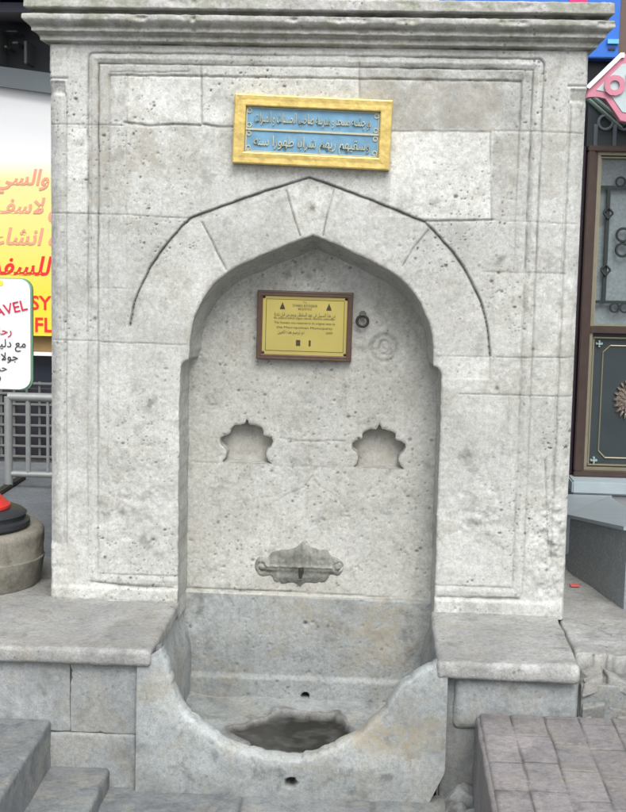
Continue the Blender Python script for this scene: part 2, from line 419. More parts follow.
def facade_y(x, z):
    wx, wz = face_pre(x, z)
    y = fbm(x, z, 0, 5, 3, 8) * .004 + fbm(x, z, 0, 40, 3, 9) * .0012
    for pts, w, d, k in J: y = y + d * np.exp(-(seg_dist(wx, wz, pts) / w) ** 2)
    # recessed arch band under a sharp engraved line
    do = seg_dist(wx, wz, outer); ins = inside(wx, wz, arch_poly)
    ng = .75 + .25 * fbm(x, z, 0, 12, 2, 11)
    y = y + ng * (np.where(ins, .011 * np.exp(-do / .045), 0) + .010 * np.exp(-(do / .0025) ** 2))
    # moulded frame
    d = frame_sd(wx, wz, .018); up = sst(.75, 1.5, z); s = (.62 + .55 * up) * np.clip(.85 + .5 * fbm(x, z, 0, 9, 3, 21), .1, 1.3)
    g = lambda c, w: np.exp(-((d - c) / w) ** 2)
    low = (z > .40)
    y = y + s * (.007 * g(0, .0022) + .0085 * g(.030, .0024) + np.where((d > 0) & (d < .030), .002 * np.sin(np.clip(d / .030, 0, 1) * math.pi * 3), 0)) * np.where(low, 1, .5)
    y = y + .006 * g(.062, .0028) * sst(1.62, 1.8, z) * np.where(low, 1, 0) + np.where(d > .062, .003, 0) * sst(1.3, 1.8, z)
    # corner colonettes with capitals
    ax = np.abs(wx); t = np.clip((ax - .722) / .048, 0, 1)
    shaft = sst(.455, .475, z) * (1 - sst(1.79, 1.80, z))
    y = y + shaft * (.010 * np.exp(-((ax - .722) / .004) ** 2) + .030 * t ** 2.2)
    cap = sst(1.79, 1.80, z) * (1 - sst(1.825, 1.835, z)); y = y + cap * np.where(ax > .722, .004 + .018 * (1 - (z - 1.79) / .045), 0)
    y = y + np.where(ax > .715, .007 * np.exp(-((z - 1.838) / .003) ** 2), 0)
    y = y + .02 * np.clip((ax - .760) / .01, 0, 1) ** 2 * (1 - shaft)
    # base band stands a little proud
    y = y - .006 * (1 - sst(.335, .345, z))
    # worn rough zone low on the corners
    def zone(cx, cz, rx, rz): return np.exp(-((x - cx) / rx) ** 2 - ((z - cz) / rz) ** 2)
    rough = zone(.72, .55, .05, .16) + .5 * zone(-.76, .43, .04, .07) + .5 * zone(.4, 1.86, .2, .03) + .35 * zone(-.5, .6, .15, .2) + .3 * zone(.5, .62, .1, .2) + .4 * zone(.72, .36, .06, .05)
    y = y + rough * (np.clip(fbm(x, z, 0, 26, 4, 31), -.3, 1) + .15) * .02
    # pits
    p, m = face_pits(x, z)
    y = y + p * .004 * m
    # rounded, chipped arris of the opening
    de = seg_dist(x, z, outline[::2]); rr = .007 + .006 * np.clip(fbm(x, z, 0, 14, 2, 51), 0, 1)
    q = np.clip(1 - de / rr, 0, 1); y = y + rr * .8 * (1 - np.sqrt(np.clip(1 - q * q, 0, 1)))
    # rosette on the keystone
    kx, kz = A(312, 208); dk = np.hypot(x - kx, z - kz)
    y = y + .004 * np.exp(-(dk / .012) ** 2) * (.5 + .5 * np.cos(np.arctan2(z - kz, x - kx) * 6))
    return y
def facade_mask(x, z):
    wx, wz = face_pre(x, z)
    n = fbm(x, z, 0, 20, 4, 61)
    dirt_shade = np.zeros(len(x))
    for pts, w, d, k in J: dirt_shade = np.maximum(dirt_shade, k * np.exp(-(seg_dist(wx, wz, pts) / (w * .95)) ** 2) * np.clip(.8 + n, .2, 1))
    do = seg_dist(wx, wz, outer); dirt_shade = np.maximum(dirt_shade, .85 * np.exp(-(do / .0024) ** 2) * np.clip(.85 + .8 * n, .3, 1))  # shadow line along the arch's outer edge, painted dark
    dirt_shade = np.maximum(dirt_shade, .22 * np.exp(-do / .02) * np.clip(.3 + n, 0, 1) * inside(wx, wz, arch_poly))  # softer painted shade fading into the arch band, broken up by noise
    d = frame_sd(wx, wz, .018); up = sst(.7, 1.6, z)
    for c, k in ((0, .6), (.030, .85), (.062, .35)):
        dirt_shade = np.maximum(dirt_shade, (k * (.5 + .5 * up)) * np.exp(-((d - c) / .0023) ** 2) * np.clip(.7 + 1.3 * n, 0, 1))
    kx, kz = A(312, 208); dirt_shade = np.maximum(dirt_shade, .6 * np.exp(-(np.hypot(x - kx, z - kz) / .012) ** 2) * np.clip(.5 + n * 2, 0, 1))
    # grime stains of their own shape
    sp = np.clip(fbm(x, z, 0, 3.2, 5, 71) - .12, 0, 1) * .5 * np.clip(.5 + 1.5 * fbm(x, z, 0, 60, 3, 72), 0, 1)
    dirt_shade = np.maximum(dirt_shade, sp)
    for (px, py, r) in ((312, 98, 0), (132, 388, .022), (150, 405, .03), (497, 388, .007), (470, 455, .03), (118, 505, .05), (95, 318, .006), (75, 335, .005), (533, 349, .006), (436, 206, .02), (500, 260, .02), (152, 545, .05), (480, 520, .05), (560, 545, .04)):
        if r:
            cx, cz = A(px, py); q = np.exp(-(np.hypot(x - cx, z - cz) / r) ** 2); dirt_shade = np.maximum(dirt_shade, q * (.85 if r < .01 else .55 * np.clip(.2 + 2 * fbm(x, z, 0, 45, 3, 73), 0, 1)))
    p, m = face_pits(x, z)
    dirt_shade = np.maximum(dirt_shade, p * .75 * m)
    tone = .5 + fbm(x, z, 0, 2.5, 3, 81) * .12
    for (a, b_, c, d_) in [(*A(*p), *A(*q)) for p, q, _ in T]: pass
    for p, q, v in T:
        (x0, z0), (x1, z1) = A(*p), A(*q)
        k = sst(x0 - .002, x0 + .002, wx) * (1 - sst(x1 - .002, x1 + .002, wx)) * sst(z1 - .002, z1 + .002, wz) * (1 - sst(z0 - .002, z0 + .002, wz))
        if v < -.1:
            w3 = fbm(x, z, 0, 11, 4, 93) * .022
            k = sst(x0 - .002, x0 + .002, wx) * (1 - sst(x1 - .004, x1 + .004, x + w3)) * sst(z1 - .002, z1 + .002, wz) * (1 - sst(z0 - .004, z0 + .004, z + w3)) * np.clip(.55 + 1.5 * fbm(x, z, 0, 18, 4, 94), .1, 1.2)
        tone = tone + v * k
    for poly, v in VS: tone = tone + v * inside(wx, wz, poly)
    # tone differs course by course
    cz_ = np.floor((wz + .02 * np.sin(wx * 2)) / .23); cx_ = np.floor(wx / .42 + vn(cz_ * 1.3, cz_ * 0, 0, 3)); tone = tone + (vn(cx_ * 2.7 + .5, cz_ * 3.1 + .5, 0, 88) - .5) * .10
    bg = np.zeros(len(x))
    dop = seg_dist(x, z, outline[::4]); bg = np.maximum(bg, .55 * np.exp(-dop / .03) * np.clip(.5 + 1.6 * n, 0, 1) * sst(1.0, 1.2, z))
    for p, q, v in B_:
        (x0, z0), (x1, z1) = A(*p), A(*q); w2 = fbm(x, z, 0, 13, 4, 91) * .030
        k = sst(x0 - .004, x0 + .004, x + w2) * (1 - sst(x1 - .004, x1 + .004, x + w2)) * sst(z1 - .006, z1 + .006, z + w2) * (1 - sst(z0 - .006, z0 + .006, z + w2))
        bg = np.maximum(bg, v * k)
    bg = np.maximum(bg, .35 * np.clip(fbm(x, z, 0, 4, 4, 95), 0, 1))
    return dirt_shade, tone, bg
hfield('facade', -.770, .770, .292, 1.940, .0029, facade_y, LIME, ftn, cuts=[poly_open], maskf=facade_mask)

# splayed reveal of the arch
rows = []; N_ = len(outline); on = np.array(outline)
cxy = np.array([OX, 0.9])
def inset_vec():
    tg = np.gradient(on, axis=0); nn = np.stack([tg[:, 1], -tg[:, 0]], 1); nn /= np.linalg.norm(nn, axis=1, keepdims=True) + 1e-9
    k = np.ones(9) / 9
    for c in (0, 1): nn[:, c] = np.convolve(np.pad(nn[:, c], 4, 'edge'), k, 'valid')
    return nn
nn = inset_vec()
if (nn[len(nn) // 2, 1]) > 0: nn = -nn
amt = np.where(on[:, 1] > 1.04, .016 + .028 * sst(1.04, 1.36, on[:, 1]), .007)
amt = np.convolve(np.pad(amt, 3, 'edge'), np.ones(7) / 7, 'valid')
dirtm = []
for k in range(34):
    t = k / 33; y = .0035 + .158 * t
    ofs = amt * t ** 1.6
    p = on + nn * ofs[:, None]
    dd = fbm(p[:, 0], p[:, 1], y, 18, 4, 5) * .0035 * min(1, t * 6)
    p = p + nn * dd[:, None]
    rows.append(np.stack([p[:, 0], np.full(N_, y), p[:, 1]], 1))
    dirtm.append(.18 * np.clip(fbm(p[:, 0], p[:, 1], y, 10, 4, 6) + .2, 0, 1))
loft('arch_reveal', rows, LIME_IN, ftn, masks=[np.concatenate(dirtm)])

# back wall of the niche
def lobed(c):  # small lobed recess, metres
    q = [(-.079, 0), (-.067, .011), (-.061, .026), (-.063, .041), (-.075, .054), (-.081, .066), (-.078, .078), (-.064, .085), (-.051, .090), (-.050, .104), (-.040, .114), (-.020, .119), (-.007, .121), (0, .138)]
    q = q + [(-a, b) for a, b in q[::-1][1:]]
    return [(c[0] + a, c[1] + b) for a, b in q]
def sm(q, k=3):
    out = smooth_curve(q, k); return out
reL = sm(lobed((-.196, .707))); reR = sm(lobed((.209, .704)))
jn = np.random.RandomState(3)
reL = [(a + jn.randn() * .0008, b + jn.randn() * .0008) for a, b in reL]; reR = [(a + jn.randn() * .0008, b + jn.randn() * .0008) for a, b in reR]
JB = [(AL(p, .15), w, d, k) for p, w, d, k in [
    ([(280, 438), (300, 441), (345, 441)], .002, .003, .55), ([(274, 466), (310, 467), (350, 467)], .0015, .002, .3), ([(191, 462), (220, 463)], .0012, .002, .2),
    ([(277, 501), (288, 494), (304, 487), (312, 476), (319, 486), (338, 497), (346, 510)], .0016, .0025, .4),
    ([(187, 588), (230, 590), (290, 592)], .003, .006, .75), ([(290, 592), (350, 595), (424, 601)], .002, .004, .45), ([(275, 501), (274, 530)], .001, .001, .15), ([(348, 510), (349, 530)], .001, .001, .15)]]
hole = A(305, 697, .12); h2 = A(305, 624, .13); h3 = A(190, 626, .13)
def back_y(x, z):
    wx, wz = face_pre(x, z)
    y = .15 + fbm(x, z, 0, 6, 3, 108) * .004 + fbm(x, z, 0, 40, 3, 109) * .0012
    for pts, w, d, k in JB: y = y + d * np.exp(-(seg_dist(wx, wz, pts) / w) ** 2)
    low = .302 - .0045 * (x / .38)
    y = y - .014 * (1 - sst(low - .008, low, wz)) - .012 * (1 - sst(.03, .045, wz))
    cx, cz = A(384, 348, .15); r = np.hypot(x - cx, z - cz)
    y = y + .003 * np.exp(-((r - .043) / .004) ** 2) + .0025 * np.where(r < .04, np.cos(r * 320), 0) * np.clip(.5 + fbm(x, z, 0, 60, 2, 3), 0, 1)
    for px, py in ((287, 275), (309, 277)):
        a, b = A(px, py, .15); y = y + .003 * np.exp(-(np.hypot(x - a, z - b) / .012) ** 2)
    p = np.maximum(pits(x, z, .030, .45, .0016, .0046, 141), pits(x, z, .012, .22, .0013, .0024, 143) * .7); y = y + p * .0035
    y = y + .06 * (1 - sst(.009, .013, np.hypot(x - hole[0], z - hole[1]))) + .01 * np.exp(-(np.hypot(x - h2[0], z - h2[1]) / .006) ** 2)
    for rp in (reL, reR):
        de = seg_dist(x, z, rp); y = y + .004 * np.clip(1 - de / .006, 0, 1) ** 2
    return y
def back_mask(x, z):
    wx, wz = face_pre(x, z); n = fbm(x, z, 0, 20, 4, 161); dirt_shade = np.zeros(len(x))
    for pts, w, d, k in JB: dirt_shade = np.maximum(dirt_shade, k * np.exp(-(seg_dist(wx, wz, pts) / w) ** 2) * np.clip(.75 + n, 0, 1))
    sp = np.clip(fbm(x, z, 0, 3.5, 5, 171) - .1, 0, 1) * .5 * np.clip(.5 + 1.5 * fbm(x, z, 0, 60, 3, 172), 0, 1)
    dirt_shade = np.maximum(dirt_shade, sp)
    cx, cz = A(384, 348, .15); r = np.hypot(x - cx, z - cz); ang = np.arctan2(z - cz, x - cx)
    dirt_shade = np.maximum(dirt_shade, .5 * np.exp(-((r - .040) / .008) ** 2) * np.clip(.4 + np.sin(ang) * .5 + n, 0, 1))
    dirt_shade = np.maximum(dirt_shade, .55 * np.where(r < .038, np.clip(np.cos(r * 300 + np.sin(ang * 3) * 1.5) * .5 + n, 0, 1), 0))
    for px, py in ((287, 275), (309, 277), (388, 405)):
        a, b = A(px, py, .15); dirt_shade = np.maximum(dirt_shade, .45 * np.exp(-(np.hypot(x - a, z - b) / .013) ** 2) * np.clip(.5 + 2 * n, 0, 1))
    dirt_shade = np.maximum(dirt_shade, 1 - sst(.009, .014, np.hypot(x - hole[0], z - hole[1])))  # shade inside the sunk hole is painted in too
    for h in (h2, h3, A(318, 627, .13), A(328, 626, .13)): dirt_shade = np.maximum(dirt_shade, .8 * np.exp(-(np.hypot(x - h[0], z - h[1]) / .005) ** 2))
    p = np.maximum(pits(x, z, .030, .45, .0016, .0046, 141), pits(x, z, .012, .22, .0013, .0024, 143) * .7)
    dirt_shade = np.maximum(dirt_shade, p * .62 * np.where(z < .3, .45, 1) * np.clip(fbm(x, z, 0, 6, 3, 144) * 2 + .6, .2, 1))
    tone = .5 + fbm(x, z, 0, 2.5, 3, 181) * .14 + .05 * sst(.3, .31, z) - .06 * (1 - sst(.10, .16, z + fbm(x, z, 0, 12, 3, 5) * .02)) + .08 * sst(.72, .68, z) * sst(.3, .31, z)
    bg = .5 * np.clip(fbm(x, z, 0, 4, 4, 195) + .1 * sst(.6, 1.3, z), 0, 1) + .35 * np.exp(-((x + .02) / .15) ** 2 - ((z - .32) / .03) ** 2) + .5 * np.exp(-((x - .24) / .06) ** 2 - ((z - .2) / .1) ** 2)
    return dirt_shade, tone, bg
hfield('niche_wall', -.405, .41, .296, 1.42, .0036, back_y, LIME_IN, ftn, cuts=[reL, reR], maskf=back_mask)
hfield('basin_back', -.405, .41, -.12, .297, .0036, back_y, BASIN, ftn, maskf=back_mask)
for rp in (reL, reR):
    rp = list(rp); c = np.mean(rp, axis=0); base = np.array(rp + [rp[0]]); rows = []
    # straight sill closes the outline
    base = np.array(dens(list(map(tuple, base)), .004))
    for k in range(12):
        t = k / 11; y = .1515 + .05 * t; sc = 1 - .06 * t
        p = c + (base - c) * sc; rows.append(np.stack([p[:, 0], np.full(len(p), y) + fbm(p[:, 0], p[:, 1], y, 30, 2, 4) * .001, p[:, 1]], 1))
    V = np.concatenate(rows)
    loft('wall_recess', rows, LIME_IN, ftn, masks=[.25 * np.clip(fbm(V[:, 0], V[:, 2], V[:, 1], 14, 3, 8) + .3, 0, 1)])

for rp in (reL, reR):
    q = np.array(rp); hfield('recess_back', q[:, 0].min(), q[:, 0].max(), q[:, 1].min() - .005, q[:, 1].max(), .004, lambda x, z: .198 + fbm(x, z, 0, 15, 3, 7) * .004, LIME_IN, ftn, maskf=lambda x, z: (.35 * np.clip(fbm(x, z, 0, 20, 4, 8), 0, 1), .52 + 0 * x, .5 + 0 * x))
# carved tap plate with broken spout
tp = AL([(254, 567), (255, 560), (260, 556), (267, 557), (271, 552), (280, 549), (290, 549), (297, 546), (303, 541), (309, 546), (318, 549), (327, 550), (332, 556), (339, 558), (344, 564), (343, 572), (337, 577), (331, 575), (327, 581), (318, 584), (305, 584), (300, 588), (295, 584), (282, 584), (274, 582), (270, 576), (262, 577), (256, 573)], .15)
tp = smooth_curve(tp, 4, True)
def tap_y(x, z):
    d = seg_dist(x, z, tp, True); n = fbm(x, z, 0, 40, 3, 7) * .002
    y = .153 - .013 * np.sqrt(np.clip(d / .022, 0, 1)) + n * 1.6 + fbm(x, z, 0, 90, 3, 8) * .0015 + .0025 * np.cos(x * 260) * (z > .39) * np.clip(d / .01, 0, 1)
    rz = A(300, 566, .15)[1]; y = y - .0045 * np.exp(-((z - rz) / .004) ** 2) * (np.abs(x + .028) < .105)
    for px in (262, 338):
        a, b = A(px, 567, .15); r = np.hypot(x - a, z - b); y = y + .006 * np.exp(-((r - .012) / .004) ** 2) - .001 * np.exp(-(r / .006) ** 2)
    for px in (280, 320): y = y + .003 * np.exp(-((x - A(px, 560, .15)[0]) / .004) ** 2)
    return y
def tap_mask(x, z):
    n = fbm(x, z, 0, 45, 3, 9); rz = A(300, 569, .15)[1]
    return (np.clip(.55 * np.exp(-((z - rz + .006) / .005) ** 2) + .75 * np.clip(n + .05, 0, 1), 0, 1), .5 + .35 * np.exp(-((z - rz - .009) / .003) ** 2) + n * .2, None)
tap = hfield('tap_plate', -.19, .14, .30, .50, .0028, tap_y, TAPS, ftn, keep=tp, maskf=tap_mask)
tag(tap, 'dark weathered carved stone plate of the missing tap')
tx, tz = A(301, 570, .13)
RUST = simple('rusted_iron', (.05, .045, .04), .7, .4, .4, 80, .5)
MB().tube((tx, .14, tz), (tx + .002, .108, tz - .004), .0085, .0075, 14).tube((tx, .112, tz - .004), (tx, .110, tz - .022), .006, .005, 10).build('broken_spout', RUST, tap, True)

# cornice swept round three sides
prof = [(-.25, 2.085), (-.02, 2.068), (.048, 2.0605), (.0555, 2.057), (.057, 2.030), (.052, 2.0265), (.032, 2.023), (.030, 2.0145), (.052, 2.012), (.0605, 2.009), (.062, 2.003), (.0615, 1.996), (.056, 1.990),
        (.049, 1.985), (.043, 1.979), (.0395, 1.9745), (.039, 1.9665), (.032, 1.9635), (.0275, 1.960), (.0225, 1.955), (.0200, 1.950), (.0190, 1.9425), (.006, 1.939), (.002, 1.934), (-.012, 1.930)]
pd = np.array(dens(prof, .0025))
path = [('L', t) for t in np.linspace(0, 1, 60)[:-1]] + [('F', t) for t in np.linspace(0, 1, 560)] + [('R', t) for t in np.linspace(0, 1, 60)[1:]]
rows = []; msk = []
for o_, z_ in pd:
    p = []
    for s_, t in path:
        w = .77 + o_
        p.append((-w, .9 + (-o_ - .9) * t, z_) if s_ == 'L' else ((-w + 2 * w * t, -o_, z_) if s_ == 'F' else (w, -o_ + (.9 + o_) * t, z_)))
    p = np.array(p); n1 = fbm(p[:, 0], p[:, 1], z_, 6, 3, 12) * .0012 + fbm(p[:, 0], p[:, 1], z_, 60, 4, 13) * .0026
    edge = np.exp(-((z_ - 2.003) / .008) ** 2) + np.exp(-((z_ - 2.05) / .012) ** 2) * .8 + np.exp(-((z_ - 1.97) / .005) ** 2) * .5
    ch = np.clip(fbm(p[:, 0], p[:, 1], z_, 16, 4, 14) - .15, 0, 1) * .03 * edge
    ch += .02 * edge * np.exp(-((p[:, 0] - A(196, 10)[0]) / .006) ** 2)
    dsp = n1 - ch
    fr = np.array([s_ == 'F' for s_, _ in path]); lf = np.array([s_ == 'L' for s_, _ in path])
    p[:, 1] -= np.where(fr, dsp, 0); p[:, 0] += np.where(fr, 0, np.where(lf, -dsp, dsp)); p[:, 2] += n1 * .5
    rows.append(p)
    groove_shade = max(math.exp(-((z_ - 2.018) / .006) ** 2) * 1.1, math.exp(-((z_ - 1.981) / .005) ** 2) * .7, math.exp(-((z_ - 1.957) / .004) ** 2) * .7, math.exp(-((z_ - 1.936) / .0035) ** 2) * .95, math.exp(-((z_ - 1.963) / .002) ** 2) * .5)  # groove lines painted darker for contrast, standing in for shade
    nn_ = fbm(p[:, 0], p[:, 1], z_, 14, 4, 15)
    msk.append(np.clip(groove_shade * (.65 + .8 * nn_), 0, 1) + .3 * np.clip(nn_ - .1, 0, 1))
loft('cornice', rows, CORN, ftn, masks=[np.concatenate(msk)], flip=True)
# masonry body behind the face
mb = MB()
mb.box(-.766, .766, .235, .9, -.1, 2.0).box(-.766, -.42, .03, .235, .28, 1.99).box(.42, .766, .03, .235, .28, 1.99).box(-.42, .42, .03, .235, 1.47, 1.99)
mb.build('masonry_core', LIME, ftn)

# ledge slabs
def slab_fn(V):
    V = V.copy(); sag = .006 * np.sin(V[:, 0] * 9) ; V[:, 2] += -.004 * np.clip(-V[:, 1] / .45, 0, 1) + fbm(V[:, 0], V[:, 1], 0, 5, 3, 77) * .005 * sst(.25, .30, V[:, 2])
    # worn hollows along the front edge
    V[:, 1] += np.clip(fbm(V[:, 0], V[:, 0] * 0, 0, 7, 4, 78), 0, 1) * .022 * sst(-.42, -.46, V[:, 1]) * sst(.262, .30, V[:, 2])
    return V
def gmask(seed, base=.0, thr=.0, bgs=.4, t=.16, edge=0):
    def f(V):
        ew = 0
        if edge: ew = edge * np.exp(-((V[:, 1] - V[:, 1].min()) / .022) ** 2) * sst(.26, .29, V[:, 2]) * np.clip(.35 + 1.8 * fbm(V[:, 0], V[:, 1], V[:, 2], 24, 4, seed + 9), 0, 1)
        n = fbm(V[:, 0], V[:, 1], V[:, 2], 9, 4, seed); n2 = fbm(V[:, 0], V[:, 1], V[:, 2], 50, 3, seed + 1)
        return (np.clip(base + .6 * np.clip(n - .1, 0, 1) * np.clip(.6 + 1.5 * n2, 0, 1), 0, 1), .5 + ew + t * fbm(V[:, 0], V[:, 1], V[:, 2], 4, 3, seed + 2), bgs * np.clip(fbm(V[:, 0], V[:, 1], V[:, 2], 5, 3, seed + 3), 0, 1))
    return f
lip = lambda V: V
stone('ledge_slab', (-1.75, -.378, -.482, .02, .258, .304), LEDGE, ftn, .008, .013, .004, 3, chip=.002, fn=slab_fn, masks=gmask(200, edge=.36))
stone('ledge_slab', (.378, .752, -.472, .02, .252, .304), LEDGE, ftn, .007, .014, .005, 5, chip=.003, fn=slab_fn, masks=gmask(210, bgs=.3, edge=.5))
# courses under the ledges
stone('ledge_wall', (-1.75, -.6008, -.454, -.02, .059, .262), GREY, ftn, .010, .003, .003, 8, chip=.004, masks=gmask(220))
stone('ledge_wall', (-.600, -.4165, -.455, -.02, .059, .262), GREY, ftn, .008, .003, .003, 18, chip=.004, masks=gmask(223, bgs=.2))
stone('ledge_wall', (-1.75, -.414, -.440, -.02, -.1, .250), GREY, ftn, .03, .005, .001, 19, masks=gmask(224, base=.5))
stone('ledge_wall', (-.84, -.4175, -.460, -.1, -.12, .058), GREY, ftn, .012, .008, .003, 9, chip=.004, masks=gmask(225, base=.1, bgs=.1))
stone('ledge_wall', (.425, .757, -.440, -.02, .10, .246), GREY, ftn, .010, .022, .004, 10, chip=.008, masks=gmask(230))
stone('ledge_wall', (.395, .757, -.428, -.02, -.1, .250), GREY, ftn, .015, .01, .004, 11, masks=gmask(231, base=.25))

# basin front: thick plate with a broken U shaped notch
YF = -.468
rim = AL([(158, 650), (162, 658), (165, 668), (171, 690), (178, 708), (188, 720), (203, 731), (218, 742), (235, 751), (260, 758), (285, 761), (308, 760), (330, 753), (352, 742), (368, 731), (385, 715), (394, 702), (402, 689), (413, 681), (428, 674), (440, 666)], YF)
rim = np.array(dens(smooth_curve(rim, 5), .006)); nR = len(rim)
tt = np.linspace(0, 1, nR)
rim[:, 0] += fbm(tt * 10, tt * 0, 0, 6, 3, 4) * .005; rim[:, 1] += fbm(tt * 10, tt * 0 + 3, 0, 6, 3, 5) * .005
XL, XR, ZB, ZT = A(137, 700, YF)[0], A(447, 700, YF)[0], -.12, .262
# outer boundary points matched to the rim by angle from above
def outer_pt(p, top=ZT):
    c = np.array([(XL + XR) / 2, .33]); d = p - c; d = d / (np.linalg.norm(d) + 1e-9)
    ks = []
    if d[0] < 0: ks.append((XL - c[0]) / d[0])
    if d[0] > 0: ks.append((XR - c[0]) / d[0])
    if d[1] < 0: ks.append((ZB - c[1]) / d[1])
    q = c + d * min(ks); q[1] = min(q[1], .262); q[0] -= .05 * max(0, (.0 - q[1]) / .12) * max(0, (q[0] - .3) / .1); return q
ob = np.array([outer_pt(p) for p in rim])
gr = np.gradient(rim, axis=0); nrm = np.stack([-gr[:, 1], gr[:, 0]], 1); nrm /= np.linalg.norm(nrm, axis=1, keepdims=True)
if nrm[nR // 2, 1] < 0: nrm = -nrm      # towards the opening (up)
rows = []; dm = []; tm = []; bm_ = []
def fr_row(p, y, k, bevel=0):
    n = fbm(p[:, 0], p[:, 1], y, 7, 3, 301) * .006 + fbm(p[:, 0], p[:, 1], y, 35, 3, 302) * .0022
    yy = y + n * k
    rows.append(np.stack([p[:, 0], yy, p[:, 1]], 1))
    N1 = fbm(p[:, 0], p[:, 1], 0, 11, 4, 303)
    holeD = np.hypot(p[:, 0] - A(291, 783, YF)[0], p[:, 1] - A(291, 781, YF)[1])
    dirt_shade = .5 * np.clip(N1 - .05, 0, 1) * np.clip(.5 + 1.2 * fbm(p[:, 0], p[:, 1], 0, 60, 3, 304), 0, 1)
    hm = 1 - sst(.011, .016, holeD)
    dirt_shade = np.maximum(dirt_shade, hm); rows[-1][:, 1] += hm * .05  # drain hole is sunk, and its inner shade painted dark
    dm.append(dirt_shade)
    tone = .5 + .16 * fbm(p[:, 0], p[:, 1], 0, 4, 3, 305) - .1 * (1 - sst(-.03, .01, p[:, 1] + N1 * .02)) + bevel * .2  # rim rows are painted paler, as a lit edge
    tm.append(tone)
    bm_.append(np.clip(.9 * np.exp(-((p[:, 0] - .24) / .16) ** 2 - ((p[:, 1] - .09) / .05) ** 2) + .4 * np.exp(-((p[:, 0] + .36) / .06) ** 2 - ((p[:, 1] - .2) / .05) ** 2) + .2 * N1, 0, 1))
nf = 46
bulge = lambda p: -.016 * np.clip((.25 - p[:, 1]) / .3, 0, 1) ** 1.2
for k in range(nf):
    t = (k / (nf - 1)) ** .85; p = ob + (rim - ob) * t * .985
    edge = np.exp(-(1 - t) * np.linalg.norm(rim - ob, axis=1) / .012)
    fr_row(p, YF + bulge(p) + .006 * edge, 1)
th = .062
for k in range(12):     # round over the rim
    a = math.pi * k / 11; wob = 1 + .5 * fbm(rim[:, 0], rim[:, 1], 0, 25, 3, 310)
    p = rim + nrm * (math.sin(a) * .010 * wob)[:, None]
    y = YF + .008 + th / 2 - math.cos(a) * (th / 2 - .002) + bulge(rim)
    fr_row(p, y, .7, bevel=1)
for k in range(20):
    t = 1 - k / 19; p = ob + (rim - ob) * t * .985; fr_row(p, YF + .012 + th + (1 - t) * .02, .5)
loft('basin_front', rows, BASIN, ftn, masks=[np.concatenate(dm), np.concatenate(tm), np.concatenate(bm_)], flip=False)
# basin cheeks and floor
def cheek(V):
    V = V.copy(); inner = sst(.43, .39, np.abs(V[:, 0])); V[:, 0] += np.sign(V[:, 0]) * inner * (.004 - .032 * sst(-.35, .14, V[:, 1]) * sst(.27, .12, V[:, 2])); return V
stone('basin_side', (-.43, -.385, -.42, .16, -.12, .260), BASIN, ftn, .010, .006, .003, 21, masks=gmask(240), fn=cheek)
stone('basin_side', (.385, .43, -.42, .16, -.12, .256), BASIN, ftn, .010, .006, .003, 22, masks=gmask(250), fn=cheek)
nx, ny = 200, 150
X, Y = np.meshgrid(np.linspace(-.40, .40, nx), np.linspace(-.45, .15, ny)); X = X.ravel(); Y = Y.ravel()
mx_, my_ = -.005, -.145
dd = np.hypot((X - mx_) / .175, (Y - my_) / .19) + fbm(X, Y, 0, 9, 3, 401) * .42
ins = 1 - sst(.92, .96, dd); ring = np.exp(-((dd - .99) / .05) ** 2); lump = .6 * sst(-.02, -.10, X + .3 * (Y + .1)) * ins
Z = -.048 + ring * .006 + lump * .010 + fbm(X, Y, 0, 7, 4, 402) * .008 - ins * .018 + .02 * np.clip((np.abs(X) - .25) / .12, 0, 1) ** 2 + .02 * sst(.0, .15, Y)
gmk = np.clip(ins * (.95 + .3 * fbm(X, Y, 0, 30, 3, 403)) + .4 * np.clip(fbm(X, Y, 0, 12, 4, 404), 0, 1), 0, 1)
np_mesh('basin_floor', np.stack([X, Y, Z], 1), grid_quads(nx, ny), MUD, ftn, [np.clip(gmk - .22 * lump, 0, 1), .66 - ins * .1 + .15 * fbm(X, Y, 0, 5, 3, 6), np.clip(ring * .8 + lump, 0, 1)])

# broken stones at the right end of the ledge
def ledge_mass():
    x0, x1, y0, y1 = .7545, 1.30, -.43, .03; nx = int((x1 - x0) / .005); ny = int((y1 - y0) / .005)
    X, Y = np.meshgrid(np.linspace(x0, x1, nx), np.linspace(y0, y1, ny)); X = X.ravel(); Y = Y.ravel()
    e = -.35 + .035 * fbm(X, X * 0, 0, 14, 4, 701) + .03 * np.floor(vn(X * 9, X * 0, 0, 702) * 3) / 3
    crack = np.exp(-((X - .86 - .06 * fbm(Y, Y * 0, 0, 8, 3, 707) + .25 * Y) / .0022) ** 2); crack = np.maximum(crack, np.exp(-((Y + .16 - .04 * fbm(X, X * 0, 0, 9, 3, 708)) / .0022) ** 2) * (X > .86))
    Z = .291 + fbm(X, Y, 0, 6, 4, 703) * .009 + fbm(X, Y, 0, 40, 4, 704) * .004 - crack * .010 - .045 * sst(.006, -.004, Y - e) - .15 * sst(-.40, -.43, Y) - .1 * np.clip((x0 + .006 - X) / .006, 0, 1) ** 2
    dirt_shade = np.clip(crack * .6 + .5 * sst(.004, -.006, Y - e) + .5 * np.clip(fbm(X, Y, 0, 12, 4, 705), 0, 1), 0, .9)
    np_mesh('broken_ledge', np.stack([X, Y, Z], 1), grid_quads(nx, ny), LEDGE, ftn, [dirt_shade, .54 + .16 * fbm(X, Y, 0, 5, 3, 9) + .22 * np.exp(-((Y - e - .008) / .008) ** 2), None])
ledge_mass()
